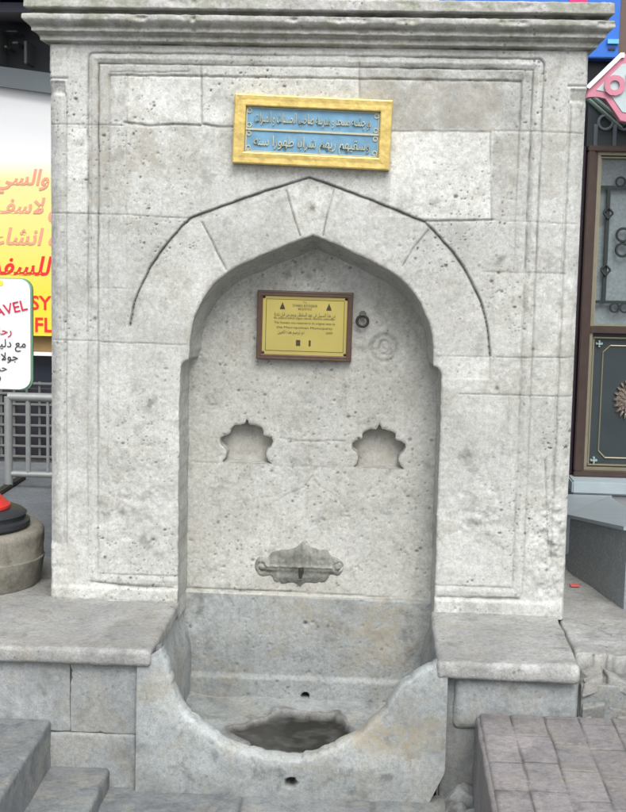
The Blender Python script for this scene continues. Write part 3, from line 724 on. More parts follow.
# small broken stones packed under the worn end of the ledge
rs_ = np.random.RandomState(11)
k_ = 0
for zc, hh in ((.120, .034), (.182, .028), (.232, .020)):
    xx = .764 + rs_.rand() * .02
    while xx < 1.15:
        wd = .035 + rs_.rand() * .06; yf_ = -.455 + rs_.rand() * .028 + (zc - .12) * .25; h_ = hh * (.75 + .4 * rs_.rand()); rot = rs_.randn(3) * .10
        cx_, cy_, cz_ = xx + wd / 2, yf_ + .04, zc + rs_.randn() * .006
        Rm = np.array(Matrix.Rotation(rot[0], 3, 'X') @ Matrix.Rotation(rot[1] * 1.3, 3, 'Y') @ Matrix.Rotation(rot[2], 3, 'Z'))
        c_ = np.array([cx_, cy_, cz_])
        sh_ = rs_.randn(3) * .18
        def fn_(V, Rm=Rm, c_=c_, sh_=sh_):
            q = V - c_; q[:, 2] += q[:, 0] * sh_[0] + q[:, 1] * sh_[1]; q[:, 1] += q[:, 0] * sh_[2]; return q @ Rm.T + c_
        stone('broken_stone', (cx_ - wd / 2, cx_ + wd / 2, cy_ - .04, cy_ + .04, cz_ - h_, cz_ + h_), GREY if rs_.rand() < .5 else LEDGE, ftn, .006, .005, .006, 800 + k_, chip=.006, masks=gmask(300 + k_, base=.04 + .2 * rs_.rand()), fn=fn_)
        xx += wd + .004 + rs_.rand() * .008; k_ += 1
stone('corner_backing', (.764, 1.28, -.425, -.2, -.1, .235), MUD, ftn, .02, .004, .004, 36)

# ------------------------------------------------------------------ plaques and ring
GOLD = simple('gilt_paint', (.66, .50, .17), .35, .45, .5, 38, .8)
BLUE = simple('blue_enamel', (.16, .33, .48), .5, 0, .4, 30, .4)
BLUED = simple('faded_gilding', (.50, .49, .36), .6, 0, .2, 90)
def quadframe(c, ux, uz, w, h): pass
def shape_ar(s):
    """join Arabic letters into their presentation forms, in visual order"""
    global _AR
    if '_AR' not in globals():
        _AR = {}
        for cp in list(range(0xFB50, 0xFBFF)) + list(range(0xFE80, 0xFEFD)):
            d = unicodedata.decomposition(chr(cp)).split()
            if len(d) == 2: _AR.setdefault(chr(int(d[1], 16)), {})[d[0]] = chr(cp)
            elif len(d) == 3: _AR.setdefault(chr(int(d[1], 16)) + chr(int(d[2], 16)), {})[d[0]] = chr(cp)
    g = []; i = 0
    while i < len(s):
        if s[i:i + 2] in _AR: g.append(s[i:i + 2]); i += 2
        else: g.append(s[i]); i += 1
    out = []
    for k, c in enumerate(g):
        f = _AR.get(c)
        if not f: out.append(c); continue
        pf = _AR.get(g[k - 1], {}) if k else {}; nx_ = _AR.get(g[k + 1], {}) if k + 1 < len(g) else {}
        pj = '<initial>' in pf; nj = '<initial>' in f and ('<final>' in nx_)
        key = '<medial>' if pj and nj else '<final>' if pj and '<final>' in f else '<initial>' if nj else '<isolated>'
        out.append(f.get(key) or f.get('<isolated>') or c)
    return ''.join(out[::-1])
def text(name, body, size, loc, mat, parent, rot=(math.pi / 2, 0, 0), ext=.001, width=None, align='CENTER', bold=0.0, shear=0, res=3):
    cu = bpy.data.curves.new(name, 'FONT'); cu.body = body; cu.size = size; cu.extrude = ext; cu.align_x = align; cu.align_y = 'CENTER'; cu.resolution_u = res; cu.shear = shear
    if bold: cu.offset = bold
    o = bpy.data.objects.new(name, cu); COL.objects.link(o)
    me = bpy.data.meshes.new_from_object(o.evaluated_get(bpy.context.evaluated_depsgraph_get())); bpy.data.objects.remove(o); bpy.data.curves.remove(cu)
    xs = [v.co.x for v in me.vertices]; w0 = max(xs) - min(xs); m0 = (max(xs) + min(xs)) / 2 if align == 'CENTER' else 0
    sx = width / w0 if width else 1
    from mathutils import Euler
    # neighbouring letters overlap where they join: step them apart in depth so that no two faces share a plane
    par = list(range(len(me.vertices)))
    def find(a):
        while par[a] != a: par[a] = par[par[a]]; a = par[a]
        return a
    for e in me.edges:
        a, b_ = find(e.vertices[0]), find(e.vertices[1])
        if a != b_: par[a] = b_
    order = {}
    for v in me.vertices:
        k = order.setdefault(find(v.index), len(order)); v.co.z += (k % 5) * ext * .22
    m = Matrix.Translation(loc) @ Euler(rot).to_matrix().to_4x4() @ Matrix.Diagonal((sx, 1, 1, 1)) @ Matrix.Translation((-m0, 0, 0))
    me.transform(m); me.name = name; me.materials.clear(); me.materials.append(mat)
    return link(name, me, mat, parent)
def rotY(c, a): return Matrix.Translation(c) @ Matrix.Rotation(a, 4, 'Y') @ Matrix.Translation([-q for q in c])
# calligraphy plaque: tilted a touch against the horizontal
cP = at(312.5, 132.5, 0); pc = (cP[0], -.012, cP[2])
aP = math.atan2(-(A(390, 104)[1] - A(237, 97)[1]), A(390, 104)[0] - A(237, 97)[0])
pl = thing('calligraphy_plaque', pc, 'blue and gold inscribed plaque with two lines of calligraphy above the pointed arch', 'plaque')
W, H = .450, .196; rm = rotY(pc, aP); fb = .034
x0, x1, z0, z1 = pc[0] - W / 2, pc[0] + W / 2, pc[2] - H / 2, pc[2] + H / 2
m = MB(); yf, yb = -.030, .006
m.frame(x0, x1, z0, z1, fb, yf, yb, .004, rm)
m.build('frame', GOLD, pl)
MB().box(x0 + .01, x1 - .01, -.016, .004, z0 + .01, z1 - .01, 0, rm).build('panel', BLUE, pl)
m = MB(); ib = .008
m.box(x0 + fb, x1 - fb, -.0205, -.015, pc[2] - .003, pc[2] + .003, .001, rm)
for zz in (z1 - fb - .004, z0 + fb + .001): m.box(x0 + fb + .003, x1 - fb - .003, -.0185, -.0155, zz, zz + .003, 0, rm)
for xx in (x0 + fb + .001, x1 - fb - .004): m.box(xx, xx + .003, -.0182, -.0155, z0 + fb + .004, z1 - fb - .004, 0, rm)
# small corner scrolls of both cartouches
for sx_ in (x0 + fb + .010, x1 - fb - .010):
    for sz_ in (z1 - fb - .012, pc[2] + .012, pc[2] - .012, z0 + fb + .012):
        c = rm @ Vector((sx_, -.0175, sz_)); m.torus(c, .006, .0018, 14, 6)
m.build('dividing_line', BLUED, pl)
for dz, s in ((.034, 'بو چشمه مسجد و مدرسه صاحب الحسنات و المبرات'), (-.032, 'وسقيهم ربهم شراباً طهوراً سنه')):
    s = s.replace('ً', '')
    p = rm @ Vector((pc[0], -.0175, pc[2] + dz))
    text('lettering', shape_ar(s), .040, p, BLUED, pl, rot=(math.pi / 2, aP, 0), ext=.0022, width=W - 2 * fb - .05, bold=0)

# brass plaque in wooden frame
bc = at(305, 325.5, .15); bc = (bc[0], .138, bc[2]); W, H = .287, .207
a0 = math.atan2(-(A(353, 292, .15)[1] - A(257, 289, .15)[1]), A(353, 292, .15)[0] - A(257, 289, .15)[0])
rm = rotY(bc, a0)
bp_ = thing('brass_plaque', bc, 'engraved brass plaque in a dark brown wooden frame on the niche back wall', 'plaque')
WOOD = simple('dark_walnut', (.085, .05, .035), .45, 0, .35, 50, .3)
BRASS = simple('polished_brass', (.66, .56, .18), .25, .6, .10, 12, .12)
INK = simple('engraving_ink', (.05, .042, .02), .6)
x0, x1, z0, z1 = bc[0] - W / 2, bc[0] + W / 2, bc[2] - H / 2, bc[2] + H / 2; fb = .016
m = MB(); m.frame(x0, x1, z0, z1, fb, .118, .152, .003, rm)
m.build('frame', WOOD, bp_)
plate = MB().box(x0 + .012, x1 - .012, .128, .150, z0 + .012, z1 - .012, 0, rm).build('plate', BRASS, bp_)
m = MB(); i_ = .026
for a, b in (((x0 + i_, x1 - i_), (z1 - i_, z1 - i_ + .0014)), ((x0 + i_, x1 - i_), (z0 + i_, z0 + i_ + .0014)), ((x0 + i_, x0 + i_ + .0014), (z0 + i_, z1 - i_)), ((x1 - i_, x1 - i_ + .0014), (z0 + i_, z1 - i_))):
    m.box(a[0], a[1], .1272, .129, b[0], b[1], 0, rm)
m.build('border_line', INK, bp_)
for sx_ in (x0 + .020, x1 - .020):
    for sz_ in (z0 + .020, z1 - .020):
        c = rm @ Vector((sx_, .128, sz_)); MB().lathe([(.0042, 0), (.0042, -.0015), (.002, -.003)], c, 14, 'Y').build('screw', RUST, bp_, True)
def bt(s, dz, w, size, dx=0): text('lettering', s, size, rm @ Vector((bc[0] + dx, .1276, bc[2] + dz)), INK, bp_, rot=(math.pi / 2, a0, 0), ext=.0003, width=w)
bt('T.C.', .070, .012, .008); bt('İSTANBUL BÜYÜKŞEHİR', .060, .075, .010); bt('BELEDİYESİ', .050, .040, .009)
bt(shape_ar('بني هذا السبيل في عهد السلطان ورمم من قبل بلدية'), .033, .185, .016); bt('Bu çeşme aslına uygun olarak restore edilmiştir', .022, .185, .009)
bt('This fountain was restored to its original state by', .008, .185, .010); bt('the Metropolitan Municipality', -.006, .17, .010)
bt(shape_ar('تم ترميم هذه العين'), -.020, .08, .015, -.04); bt('2009', -.020, .02, .009, .075)
for dx, dz in ((-.068, .058), (.072, .058)):      # two small dome shaped crests
    c = Vector((bc[0] + dx, 0, bc[2] + dz)); m = MB()
    pts = [(c.x - .008, c.z - .010), (c.x + .008, c.z - .010), (c.x + .006, c.z - .002), (c.x + .003, c.z + .004), (c.x, c.z + .012), (c.x - .003, c.z + .004), (c.x - .006, c.z - .002)]
    m.prism([((rm @ Vector((a, 0, b))).x, (rm @ Vector((a, 0, b))).z) for a, b in pts], .1272, .129); m.build('crest', INK, bp_)
for dx, w, h in ((-.018, .013, .018), (.017, .006, .018)):
    m = MB(); m.box(bc[0] + dx - w / 2, bc[0] + dx + w / 2, .1270, .129, bc[2] - .052 - h / 2, bc[2] - .052 + h / 2, .0004, rm); m.build('crest', INK, bp_)
# iron ring
rx, rz = A(362.5, 321, .14)
rg = thing('iron_ring', (rx, .14, rz), 'small rusty iron ring hanging from a staple beside the brass plaque', 'ring')
MB().torus((rx, .128, rz), .0165, .0042, 36, 10, Matrix.Rotation(R(8), 3, 'X')).build('ring', RUST, rg, True)
VERD = simple('oxidised_metal', (.10, .13, .11), .7, .3, .3, 70, .5)
MB().box(rx - .010, rx + .010, .118, .158, rz + .014, rz + .030, .004).build('staple', VERD, rg, True)

# ------------------------------------------------------------------ the setting: ground, steps, paving
GZ = -.088
def hground(name, x0, x1, y0, y1, res, zf, mat, maskf=None, parent=None, kind='structure'):
    nx = int((x1 - x0) / res) + 2; ny = int((y1 - y0) / res) + 2
    X, Y = np.meshgrid(np.linspace(x0, x1, nx), np.linspace(y0, y1, ny)); X = X.ravel(); Y = Y.ravel()
    o = np_mesh(name, np.stack([X, Y, zf(X, Y)], 1), grid_quads(nx, ny), mat, parent, maskf(X, Y) if maskf else None)
    if kind: tag(o, kind=kind)
    return o
ASPH = stone_mat('asphalt', (.07, .072, .075), (.05, .052, .055), stain=.6)
np_mesh('ground', [(-150, -150, GZ - .03), (150, -150, GZ - .03), (150, 150, GZ - .03), (-150, 150, GZ - .03)], [(0, 1, 2, 3)], ASPH, None)['kind'] = 'structure'
# flagstones before the basin
fx = [-.62, -.33, .10, .40]
def flag_d(X, Y):
    d = np.full(X.shape, 9.0); wx = X + fbm(X, Y, 0, 12, 3, 5) * .004
    for f in (-.60, -.13, .22, .425): d = np.minimum(d, np.abs(wx - f + .03 * (Y + .5)))
    d = np.minimum(d, np.abs(Y + .80 + fbm(X, Y, 0, 12, 3, 6) * .004)); d = np.minimum(d, np.abs(Y + 1.22)); return d
hground('paving', -1.9, .44, -2.2, -.43, .008, lambda X, Y: GZ + fbm(X, Y, 0, 5, 4, 501) * .005 - .008 * np.exp(-(flag_d(X, Y) / .004) ** 2), STEP,
        lambda X, Y: (np.clip(.6 * np.exp(-(flag_d(X, Y) / .005) ** 2) + .4 * np.clip(fbm(X, Y, 0, 10, 4, 502), 0, 1), 0, 1), .66 + .14 * fbm(X, Y, 0, 3, 3, 503), None))
o = stone('steps', (-1.9, -.652, -2.2, -.452, GZ - .05, .092), STEP, None, .014, .010, .004, 41, chip=.008, masks=lambda V: (gmask(270, base=.02)(V)[0], .6 + .16 * fbm(V[:, 0], V[:, 1], V[:, 2], 4, 3, 3), None),
          fn=lambda V: np.stack([V[:, 0] - .02 * (V[:, 1] + .45), V[:, 1], V[:, 2]], 1), extra=((-1.9, -.492, -2.2, -.455, GZ - .05, -.036),)); tag(o, kind='structure')
# raised brick paving on the right
PX, PZ = .488, .158
def brick_d(X, Y):
    w = .088; h = .175; wx = X - PX + fbm(X, Y, 0, 9, 3, 7) * .004; wy = Y + fbm(X, Y, 0, 9, 3, 8) * .004
    c = np.floor(wx / w); fxx = wx / w - c; oy = vn(c * 1.7, c * 0 + 3, 0, 5) * h; fy = (wy + oy) / h; r = np.floor(fy); fy -= r
    d = np.minimum(np.minimum(fxx, 1 - fxx) * w, np.minimum(fy, 1 - fy) * h); return d, vn(c * 3.3 + .5, r * 5.1 + .5, 0, 9)
def brz(X, Y):
    d, t = brick_d(X, Y); return PZ + fbm(X, Y, 0, 4, 3, 511) * .004 + (t - .5) * .003 - .004 * np.exp(-(d / (.0022 + .001 * t)) ** 2) * np.clip(.9 + 1.2 * fbm(X, Y, 0, 8, 2, 17), .45, 1) - .03 * np.clip((PX + .012 - X) / .012, 0, 1) ** 2 + fbm(X, Y, 0, 60, 4, 512) * .0012
def brm(X, Y):
    d, t = brick_d(X, Y); n = fbm(X, Y, 0, 14, 4, 513)
    return (np.clip(.8 * np.exp(-(d / .0026) ** 2) * np.clip(.8 + 2 * n, .25, 1) + .4 * np.clip(n - .05, 0, 1), 0, 1), .5 + (t - .5) * .35 + .15 * fbm(X, Y, 0, 2.5, 3, 5), None)
hground('brick_pavement', PX, 1.25, -1.5, -.462, .0038, brz, BRICK, brm)
hground('brick_pavement', 1.25, 2.6, -2.5, -.462, .012, brz, BRICK, brm); hground('brick_pavement', PX, 1.25, -2.5, -1.5, .012, brz, BRICK, brm)
tag(stone('kerb', (PX - .004, PX + .05, -2.0, -.462, GZ - .05, PZ - .006), BRICK, None, .012, .008, .004, 51, chip=.006, masks=gmask(280, base=.12)), kind='structure')
tag(stone('kerb', (PX + .05, 1.6, -.47, -.42, GZ - .05, PZ - .012), GREY, None, .02, .006, .003, 52), kind='structure')
# rough rubble strip beside the basin
def rub(X, Y): return GZ + .012 + np.abs(fbm(X, Y, 0, 13, 4, 521)) * .05 * sst(.40, .445, X) + fbm(X, Y, 0, 45, 3, 522) * .006 - .02 * sst(.43, .395, X)
hground('rubble', .395, .49, -2.0, -.40, .005, rub, GREY, lambda X, Y: (np.clip(.75 - np.abs(fbm(X, Y, 0, 13, 4, 521)) * 3 + .3 * fbm(X, Y, 0, 50, 3, 4), 0, .9), .45 + 0 * X, None))
# side floors and upper pavement
tag(stone('side_floor', (.771, 2.6, -.1, 1.3, -.05, .285), LEDGE, None, .02, .008, .004, 61, masks=gmask(290, base=.04)), kind='structure')
tag(stone('side_floor', (-3.0, -.771, .02, .55, -.05, .296), LEDGE, None, .02, .008, .004, 62, masks=gmask(291, base=.04)), kind='structure')
PAVE = stone_mat('street_paving', (.20, .22, .235), (.16, .175, .19), stain=.5)
tag(stone('pavement', (-9, 9, .56, 7, -.1, .25), PAVE, None, .25, .01, .001, 63), kind='structure')
hground('gutter', -.60, -.2, -3, -2.2, .2, lambda X, Y: GZ + 0 * X, STEP)

# ------------------------------------------------------------------ stone drum and sign on the left
dc = (-1.045, .185, .296)
dr = thing('stone_drum', dc, 'round weathered stone drum of two tiers beside the fountain, under the sign base', 'drum')
def drum(name, z0, z1, r0, r1, seed, rnd, lipz=0):
    n = 160; rows = []; prof = [(r0 * .5, z0)] + [(r0 + (r1 - r0) * t, z0 + (z1 - z0 - rnd) * t) for t in np.linspace(0, 1, 12)] + [(r1 - rnd + rnd * math.cos(a), z1 - rnd + rnd * math.sin(a)) for a in np.linspace(.2, math.pi / 2, 6)] + [(r1 * .7, z1 + .004), (r1 * .35, z1 + .004), (.001, z1 + .004)]
    th_ = np.linspace(0, 2 * math.pi, n + 1)
    for r, z in prof:
        x = dc[0] + r * np.cos(th_); y = dc[1] + r * np.sin(th_); k = fbm(x, y, z, 9, 4, seed) * .010
        x = dc[0] + (r + k) * np.cos(th_); y = dc[1] + (r + k) * np.sin(th_); x[-1] = x[0]; y[-1] = y[0]
        rows.append(np.stack([x, y, np.full(n + 1, z) + k * .3], 1))
    V = np.concatenate(rows); return loft(name, rows, DRUMS, dr, masks=gmask(seed, base=.06, bgs=.6)(V), flip=True)
drum('lower_tier', .292, .388, .185, .206, 601, .004); drum('upper_tier', .384, .478, .204, .208, 611, .022)
RUBB = simple('black_rubber', (.03, .034, .038), .55, 0, .3, 60, .3)
tc_ = (-1.05, .16)
sg = thing('sign_stand', (tc_[0], tc_[1], .486), 'white travel agency sign board with red and black lettering on a red foot', 'sign')
MB().lathe([(.165, .482), (.172, .490), (.172, .502), (.158, .508), (.158, .516), (.163, .524), (.150, .534), (.10, .540), (.02, .541)], (tc_[0], tc_[1], 0), 64).build('base_plate', RUBB, sg, True)
REDP = simple('red_plastic', (.60, .045, .035), .4, 0, .15, 30)
MB().lathe([(.112, .541), (.112, .550), (.098, .562), (.072, .59), (.060, .615), (.045, .625)], (tc_[0], tc_[1], 0), 48).build('foot', REDP, sg, True)
WHT = simple('white_enamel', (.80, .80, .80), .35, 0, .03, 20)
PURP = simple('purple_paint', (.09, .05, .22), .5)
MB().tube((tc_[0] + .040, tc_[1], .60), (tc_[0] + .040, tc_[1], .92), .020).build('pole', PURP, sg, True)
# the board
sy = .17; bx1 = A(32.5, 330, sy)[0]; bz1 = A(0, 278, sy)[1]; bz0 = A(0, 390, sy)[1]; bx0 = bx1 - .40
rad = .035
def rrect(x0, x1, z0, z1, r, n=6):
    o = []
    for cx, cz, a in ((x1 - r, z0 + r, -90), (x1 - r, z1 - r, 0), (x0 + r, z1 - r, 90), (x0 + r, z0 + r, 180)):
        o += [(cx + r * math.cos(R(a + 90 * k / n)), cz + r * math.sin(R(a + 90 * k / n))) for k in range(n + 1)]
    return o
GRN = simple('green_edge', (.16, .34, .22), .5)
MB().prism(rrect(bx0, bx1, bz0, bz1, rad), sy + .004, sy + .014).build('board_edge', GRN, sg, True)
brd = MB().prism(rrect(bx0 + .003, bx1 - .005, bz0 + .004, bz1 - .002, rad), sy - .004, sy + .004, .001).build('board', WHT, sg, True)
REDI = simple('red_lettering', (.60, .02, .07), .5); BLKI = simple('black_lettering', (.03, .03, .05), .5); YEL = simple('yellow_disc', (.75, .72, .05), .5)
def st(s, px, py, size, mat, w=None, rot=0, al='RIGHT'):
    p = at(px, py, sy); text('lettering', s, size, (p[0], sy - .0055, p[2]), mat, brd, rot=(math.pi / 2, rot, 0), ext=.001, width=w, align=al, bold=0)
st('TRAVEL', 27.5, 305, .046, REDI, None, R(-14)); st(shape_ar('رحلات وسفر'), 13, 331, .036, REDI); st(shape_ar('مع دليل نقل'), 27, 344, .034, BLKI); st(shape_ar('جولات سفن'), 19, 357, .034, BLKI); st(shape_ar('حجز من'), 8, 368, .032, BLKI); st(shape_ar('فنادق'), 2, 378, .032, BLKI)
yx, yz = A(0, 283, sy); MB().prism(rrect(yx - .03, yx + .012, yz - .008, yz + .008, .007), sy - .0055, sy - .003).build('yellow_dot', YEL, brd)

# ------------------------------------------------------------------ barrier fence
GALV = simple('galvanised_steel', (.34, .355, .35), .45, .3, .15, 40)
by = 2.0; fx0, fz0 = A(9, 490, by)[0], .25; ftop = A(20, 397, by)[1]; fbot = A(20, 474, by)[1]
bf = thing('barrier_fence', (fx0, by, fz0), 'grey tubular steel crowd barrier standing on the pavement behind the fountain', 'fence')
MB().tube((fx0, by, ftop), (fx0 + 1.6, by, ftop), .019).build('top_rail', GALV, bf, True)
MB().tube((fx0, by, fbot), (fx0 + 1.6, by, fbot), .014).build('bottom_rail', GALV, bf, True)
for xx in (fx0, fx0 + 1.6): MB().tube((xx, by, fz0 + .0), (xx, by, ftop), .019).build('post', GALV, bf, True)
for k in range(1, 18): MB().tube((fx0 + k * .09, by, fbot), (fx0 + k * .09, by, ftop), .0075 if k != 1 else .012, n=8).build('bar', GALV, bf, True)
for xx in (fx0, fx0 + 1.6): MB().box(xx - .02, xx + .02, by - .22, by + .22, fz0, fz0 + .018, .004).build('foot', RUST, bf)
mf = thing('wire_grille', (fx0, by + .7, .25), 'dark square wire grille standing behind the steel barrier', 'grille')
DARKP = simple('dark_panel', (.035, .035, .045), .6, 0, .3, 8); WIRE = simple('dull_wire', (.22, .22, .22), .5, .5)
m = MB()
for k in range(26): m.tube((fx0 - .3 + k * .065, by + .7, .27), (fx0 - .3 + k * .065, by + .7, .66), .007, n=6)
for k in range(8): m.tube((fx0 - .3, by + .69, .28 + k * .053), (fx0 + 1.35, by + .69, .28 + k * .053), .007, n=6)
m.build('wires', WIRE, mf, True); MB().box(fx0 - .3, fx0 + 1.35, by + .74, by + .76, .26, .62).build('added_dark_sheet', DARKP, mf)  # dark sheet added so the gaps between the wires stay dark
MB().box(fx0 - .33, fx0 - .3, by + .68, by + .71, .25, .68, .004).build('post', WIRE, mf); 

# ------------------------------------------------------------------ shop on the left
SY = 4.0
DARK = simple('dark_grey_paint', (.055, .06, .07), .6, 0, .25, 5); FASC = simple('grey_fascia', (.16, .185, .20), .5, 0, .2, 4)
GLS, nt, b = mat_base('shop_glass'); b.inputs['Base Color'].default_value = (.02, .024, .035, 1); b.inputs['Roughness'].default_value = .08; b.inputs['Specular IOR Level'].default_value = .6
SHOPW = simple('painted_render', (.22, .20, .17), .8, 0, .2, 6); TIMB = simple('brown_timber', (.26, .17, .07), .6, 0, .3, 20)
sb = thing('shop_building', (-3.2, SY, .25), 'dark fronted shop building behind the barrier with a grey fascia and brown panel', 'building')
MB().box(-7, -.2, SY + .12, SY + 3, .2, 6).build('wall', DARK, sb)
z = lambda py, Y=SY: A(25, py, Y)[1]
MB().box(-6, -.3, SY + .02, SY + .12, z(351), z(335)).build('brown_panel', TIMB, sb)
MB().box(-6, -.3, SY - .02, SY + .12, z(355), z(351.5)).build('white_strip', WHT, sb)
MB().box(-6, -.3, SY + .05, SY + .12, .26, z(355)).build('window', GLS, sb)
fz1, fz0b = z(72), z(92)
def slantbox(x0, x1, za0, za1, zb0, zb1, y0, y1, name, mat, par):
    m = MB(); m.prism([(x0, za0), (x1, zb0), (x1, zb1), (x0, za1)], y0, y1); return m.build(name, mat, par)
a0_, a1_, b0_, b1_ = A(0, 88, SY - .1)[1], A(0, 68, SY - .1)[1], A(53, 95, SY - .1)[1], A(53, 74, SY - .1)[1]
xa, xb = A(0, 80, SY - .4)[0], A(53, 80, SY - .4)[0]; sl = (b0_ - a0_) / (xb - xa)
slantbox(-6, -.3, a0_ + sl * (-6 - xa), a1_ + sl * (-6 - xa) , a0_ + sl * (-.3 - xa), a1_ + sl * (-.3 - xa), SY - .10, SY + .1, 'fascia', FASC, sb)
MB().box(-6, -.3, SY - .35, SY + .1, z(22), z(13)).build('soffit_beam', simple('purple_grey_beam', (.10, .095, .12), .6), sb)
# dim fittings under the soffit
FIT = simple('dull_fitting', (.15, .16, .16), .5)
for (pa, pb, qa, qb) in ((27, 42, 29.5, 65), (15, 43, 21, 45), (7, 47, 10, 49), (0, 30, 2.5, 66), (9, 32, 20, 33)):
    (xa_, za_), (xb_, zb_) = A(pa, qb, SY), A(qa, pb, SY)
    MB().box(xa_, xb_, SY - .06, SY + .13, za_, zb_, .004).build('fitting', FIT, sb)
BLUS = simple('blue_sign', (.03, .16, .60), .4); CYN = simple('light_blue_stripe', (.16, .50, .80), .4)
bs = thing('shop_sign', (-3, SY - .5, z(8)), 'blue sign band along the shop roof at the upper left of the fountain', 'sign')
MB().box(-6, -1.2, SY - .5, SY + .1, z(6), z(-40)).build('band', BLUS, bs); MB().box(-6, -1.2, SY - .51, SY - .48, z(8), z(5.8)).build('stripe', CYN, bs)
# banner
m_, nt, b = mat_base('banner_print'); N = nt.nodes; L = nt.links
tc = N.new('ShaderNodeTexCoord'); sp = N.new('ShaderNodeSeparateXYZ'); L.new(tc.outputs['Object'], sp.inputs[0])
mr = N.new('ShaderNodeMapRange'); mr.inputs[1].default_value = A(25, 180, SY)[1]; mr.inputs[2].default_value = A(25, 160, SY)[1]; L.new(sp.outputs[2], mr.inputs[0])
ns = N.new('ShaderNodeTexNoise'); ns.inputs['Scale'].default_value = 2.5; mp = N.new('ShaderNodeMapping'); mp.inputs['Scale'].default_value = (.6, 1, 6); L.new(tc.outputs['Object'], mp.inputs[0]); L.new(mp.outputs[0], ns.inputs[0])
cr = N.new('ShaderNodeMix'); cr.data_type = 'RGBA'; cr.inputs[6].default_value = (.78, .80, .82, 1); cr.inputs[7].default_value = (.88, .88, .88, 1); L.new(ns.outputs[0], cr.inputs[0])
lo = N.new('ShaderNodeMapRange'); lo.inputs[1].default_value = A(25, 300, SY)[1]; lo.inputs[2].default_value = A(25, 165, SY)[1]; L.new(sp.outputs[2], lo.inputs[0])
yl = N.new('ShaderNodeMix'); yl.data_type = 'RGBA'; yl.inputs[6].default_value = (.80, .70, .05, 1); yl.inputs[7].default_value = (.82, .78, .40, 1); L.new(lo.outputs[0], yl.inputs[0])
mx = N.new('ShaderNodeMix'); mx.data_type = 'RGBA'; L.new(mr.outputs[0], mx.inputs[0]); L.new(yl.outputs[2], mx.inputs[6]); L.new(cr.outputs[2], mx.inputs[7])
L.new(mx.outputs[2], b.inputs['Base Color']); b.inputs['Roughness'].default_value = .45
bn = thing('advertising_banner', (-2.6, SY, z(335)), 'yellow and white travel banner with red Arabic lettering hung on the shop front', 'banner')
bpn = MB().box(-4.6, -.9, SY - .04, SY + .02, z(335), A(25, 82, SY)[1]).build('sheet', m_, bn)
REDB = simple('red_banner_ink', (.80, .03, .03), .5); REDF = simple('faded_red_ink', (.80, .36, .25), .5)
def btx(s, px, py, size, mat, al='LEFT', shear=0, bold=.004):
    p = at(px, py, SY); text('lettering', s, size, (p[0], SY - .0415, p[2]), mat, bpn, ext=.0012, align=al, shear=shear, bold=bold)
btx(shape_ar('خدمة والسي'), -2, 178, .125, REDF, shear=.25, bold=.003); btx(shape_ar('سميح لاسف'), -6, 206, .125, REDF, shear=.25, bold=.003); btx(shape_ar('ن اتجاه انشاء'), -3, 237, .135, REDF, shear=.25, bold=.003); btx(shape_ar('خاصة للسفر'), -6, 266, .15, REDB, shear=.25, bold=.003)
btx('SY', 32.5, 303, .115, REDB, bold=.002); btx('FLY', 36, 325, .12, REDB, bold=.002)

# ------------------------------------------------------------------ shop on the right
RY = 1.6
BRZ = simple('bronze_frame', (.075, .052, .045), .4, .4, .25, 30); BRL = simple('light_bronze', (.26, .24, .18), .4, .5, .2, 30); SLATE = simple('slate_panel', (.036, .048, .054), .35, 0, .3, 9, .1)
IRON = simple('grille_iron', (.035, .045, .045), .5, .4, .2, 60)
FROST = simple('frosted_glass', (.20, .24, .255), .3, 0, .35, 90, .3)
GOLDL = simple('gold_trim', (.30, .28, .19), .4, .5)
dx = 1.004
rs = thing('shop_front', (1.9, RY, .28), 'dark bronze shop front with iron grille door to the right of the fountain', 'shop front')
MB().box(dx - .25, 3.6, RY + .12, RY + 2.5, .2, 5).build('wall', SLATE, rs)
def zz(py, px=605): return A(px, py, RY)[1]
dt, db = zz(152), zz(470)
MB().box(dx - .034, dx - .002, RY - .01, RY + .12, db - .022, dt + .022, .004).build('outer_strip', simple('dark_purple_metal', (.06, .045, .06), .4, .4, .2, 20), rs)
m = MB(); m.box(dx, dx + .030, RY - .05, RY + .12, db, dt, .004); m.box(dx, 2.6, RY - .05, RY + .12, dt, dt + .022, .003); m.box(dx, 2.6, RY - .05, RY + .12, db - .022, db, .003)
m.box(dx + .0305, dx + .042, RY - .03, RY + .12, db, dt); m.build('door_frame', BRZ, rs)
gx0 = dx + .042; gz1 = dt; gz0 = zz(327)
def rectframe(x0, x1, z0, z1, w, y0, y1, name, mat, par):
    m = MB(); m.box(x0, x1, y0, y1, z1 - w, z1, .002).box(x0, x1, y0, y1, z0, z0 + w, .002).box(x0, x0 + w, y0 + .001, y1, z0 + w, z1 - w, .002).box(x1 - w, x1, y0 + .001, y1, z0 + w, z1 - w, .002); return m.build(name, mat, par)
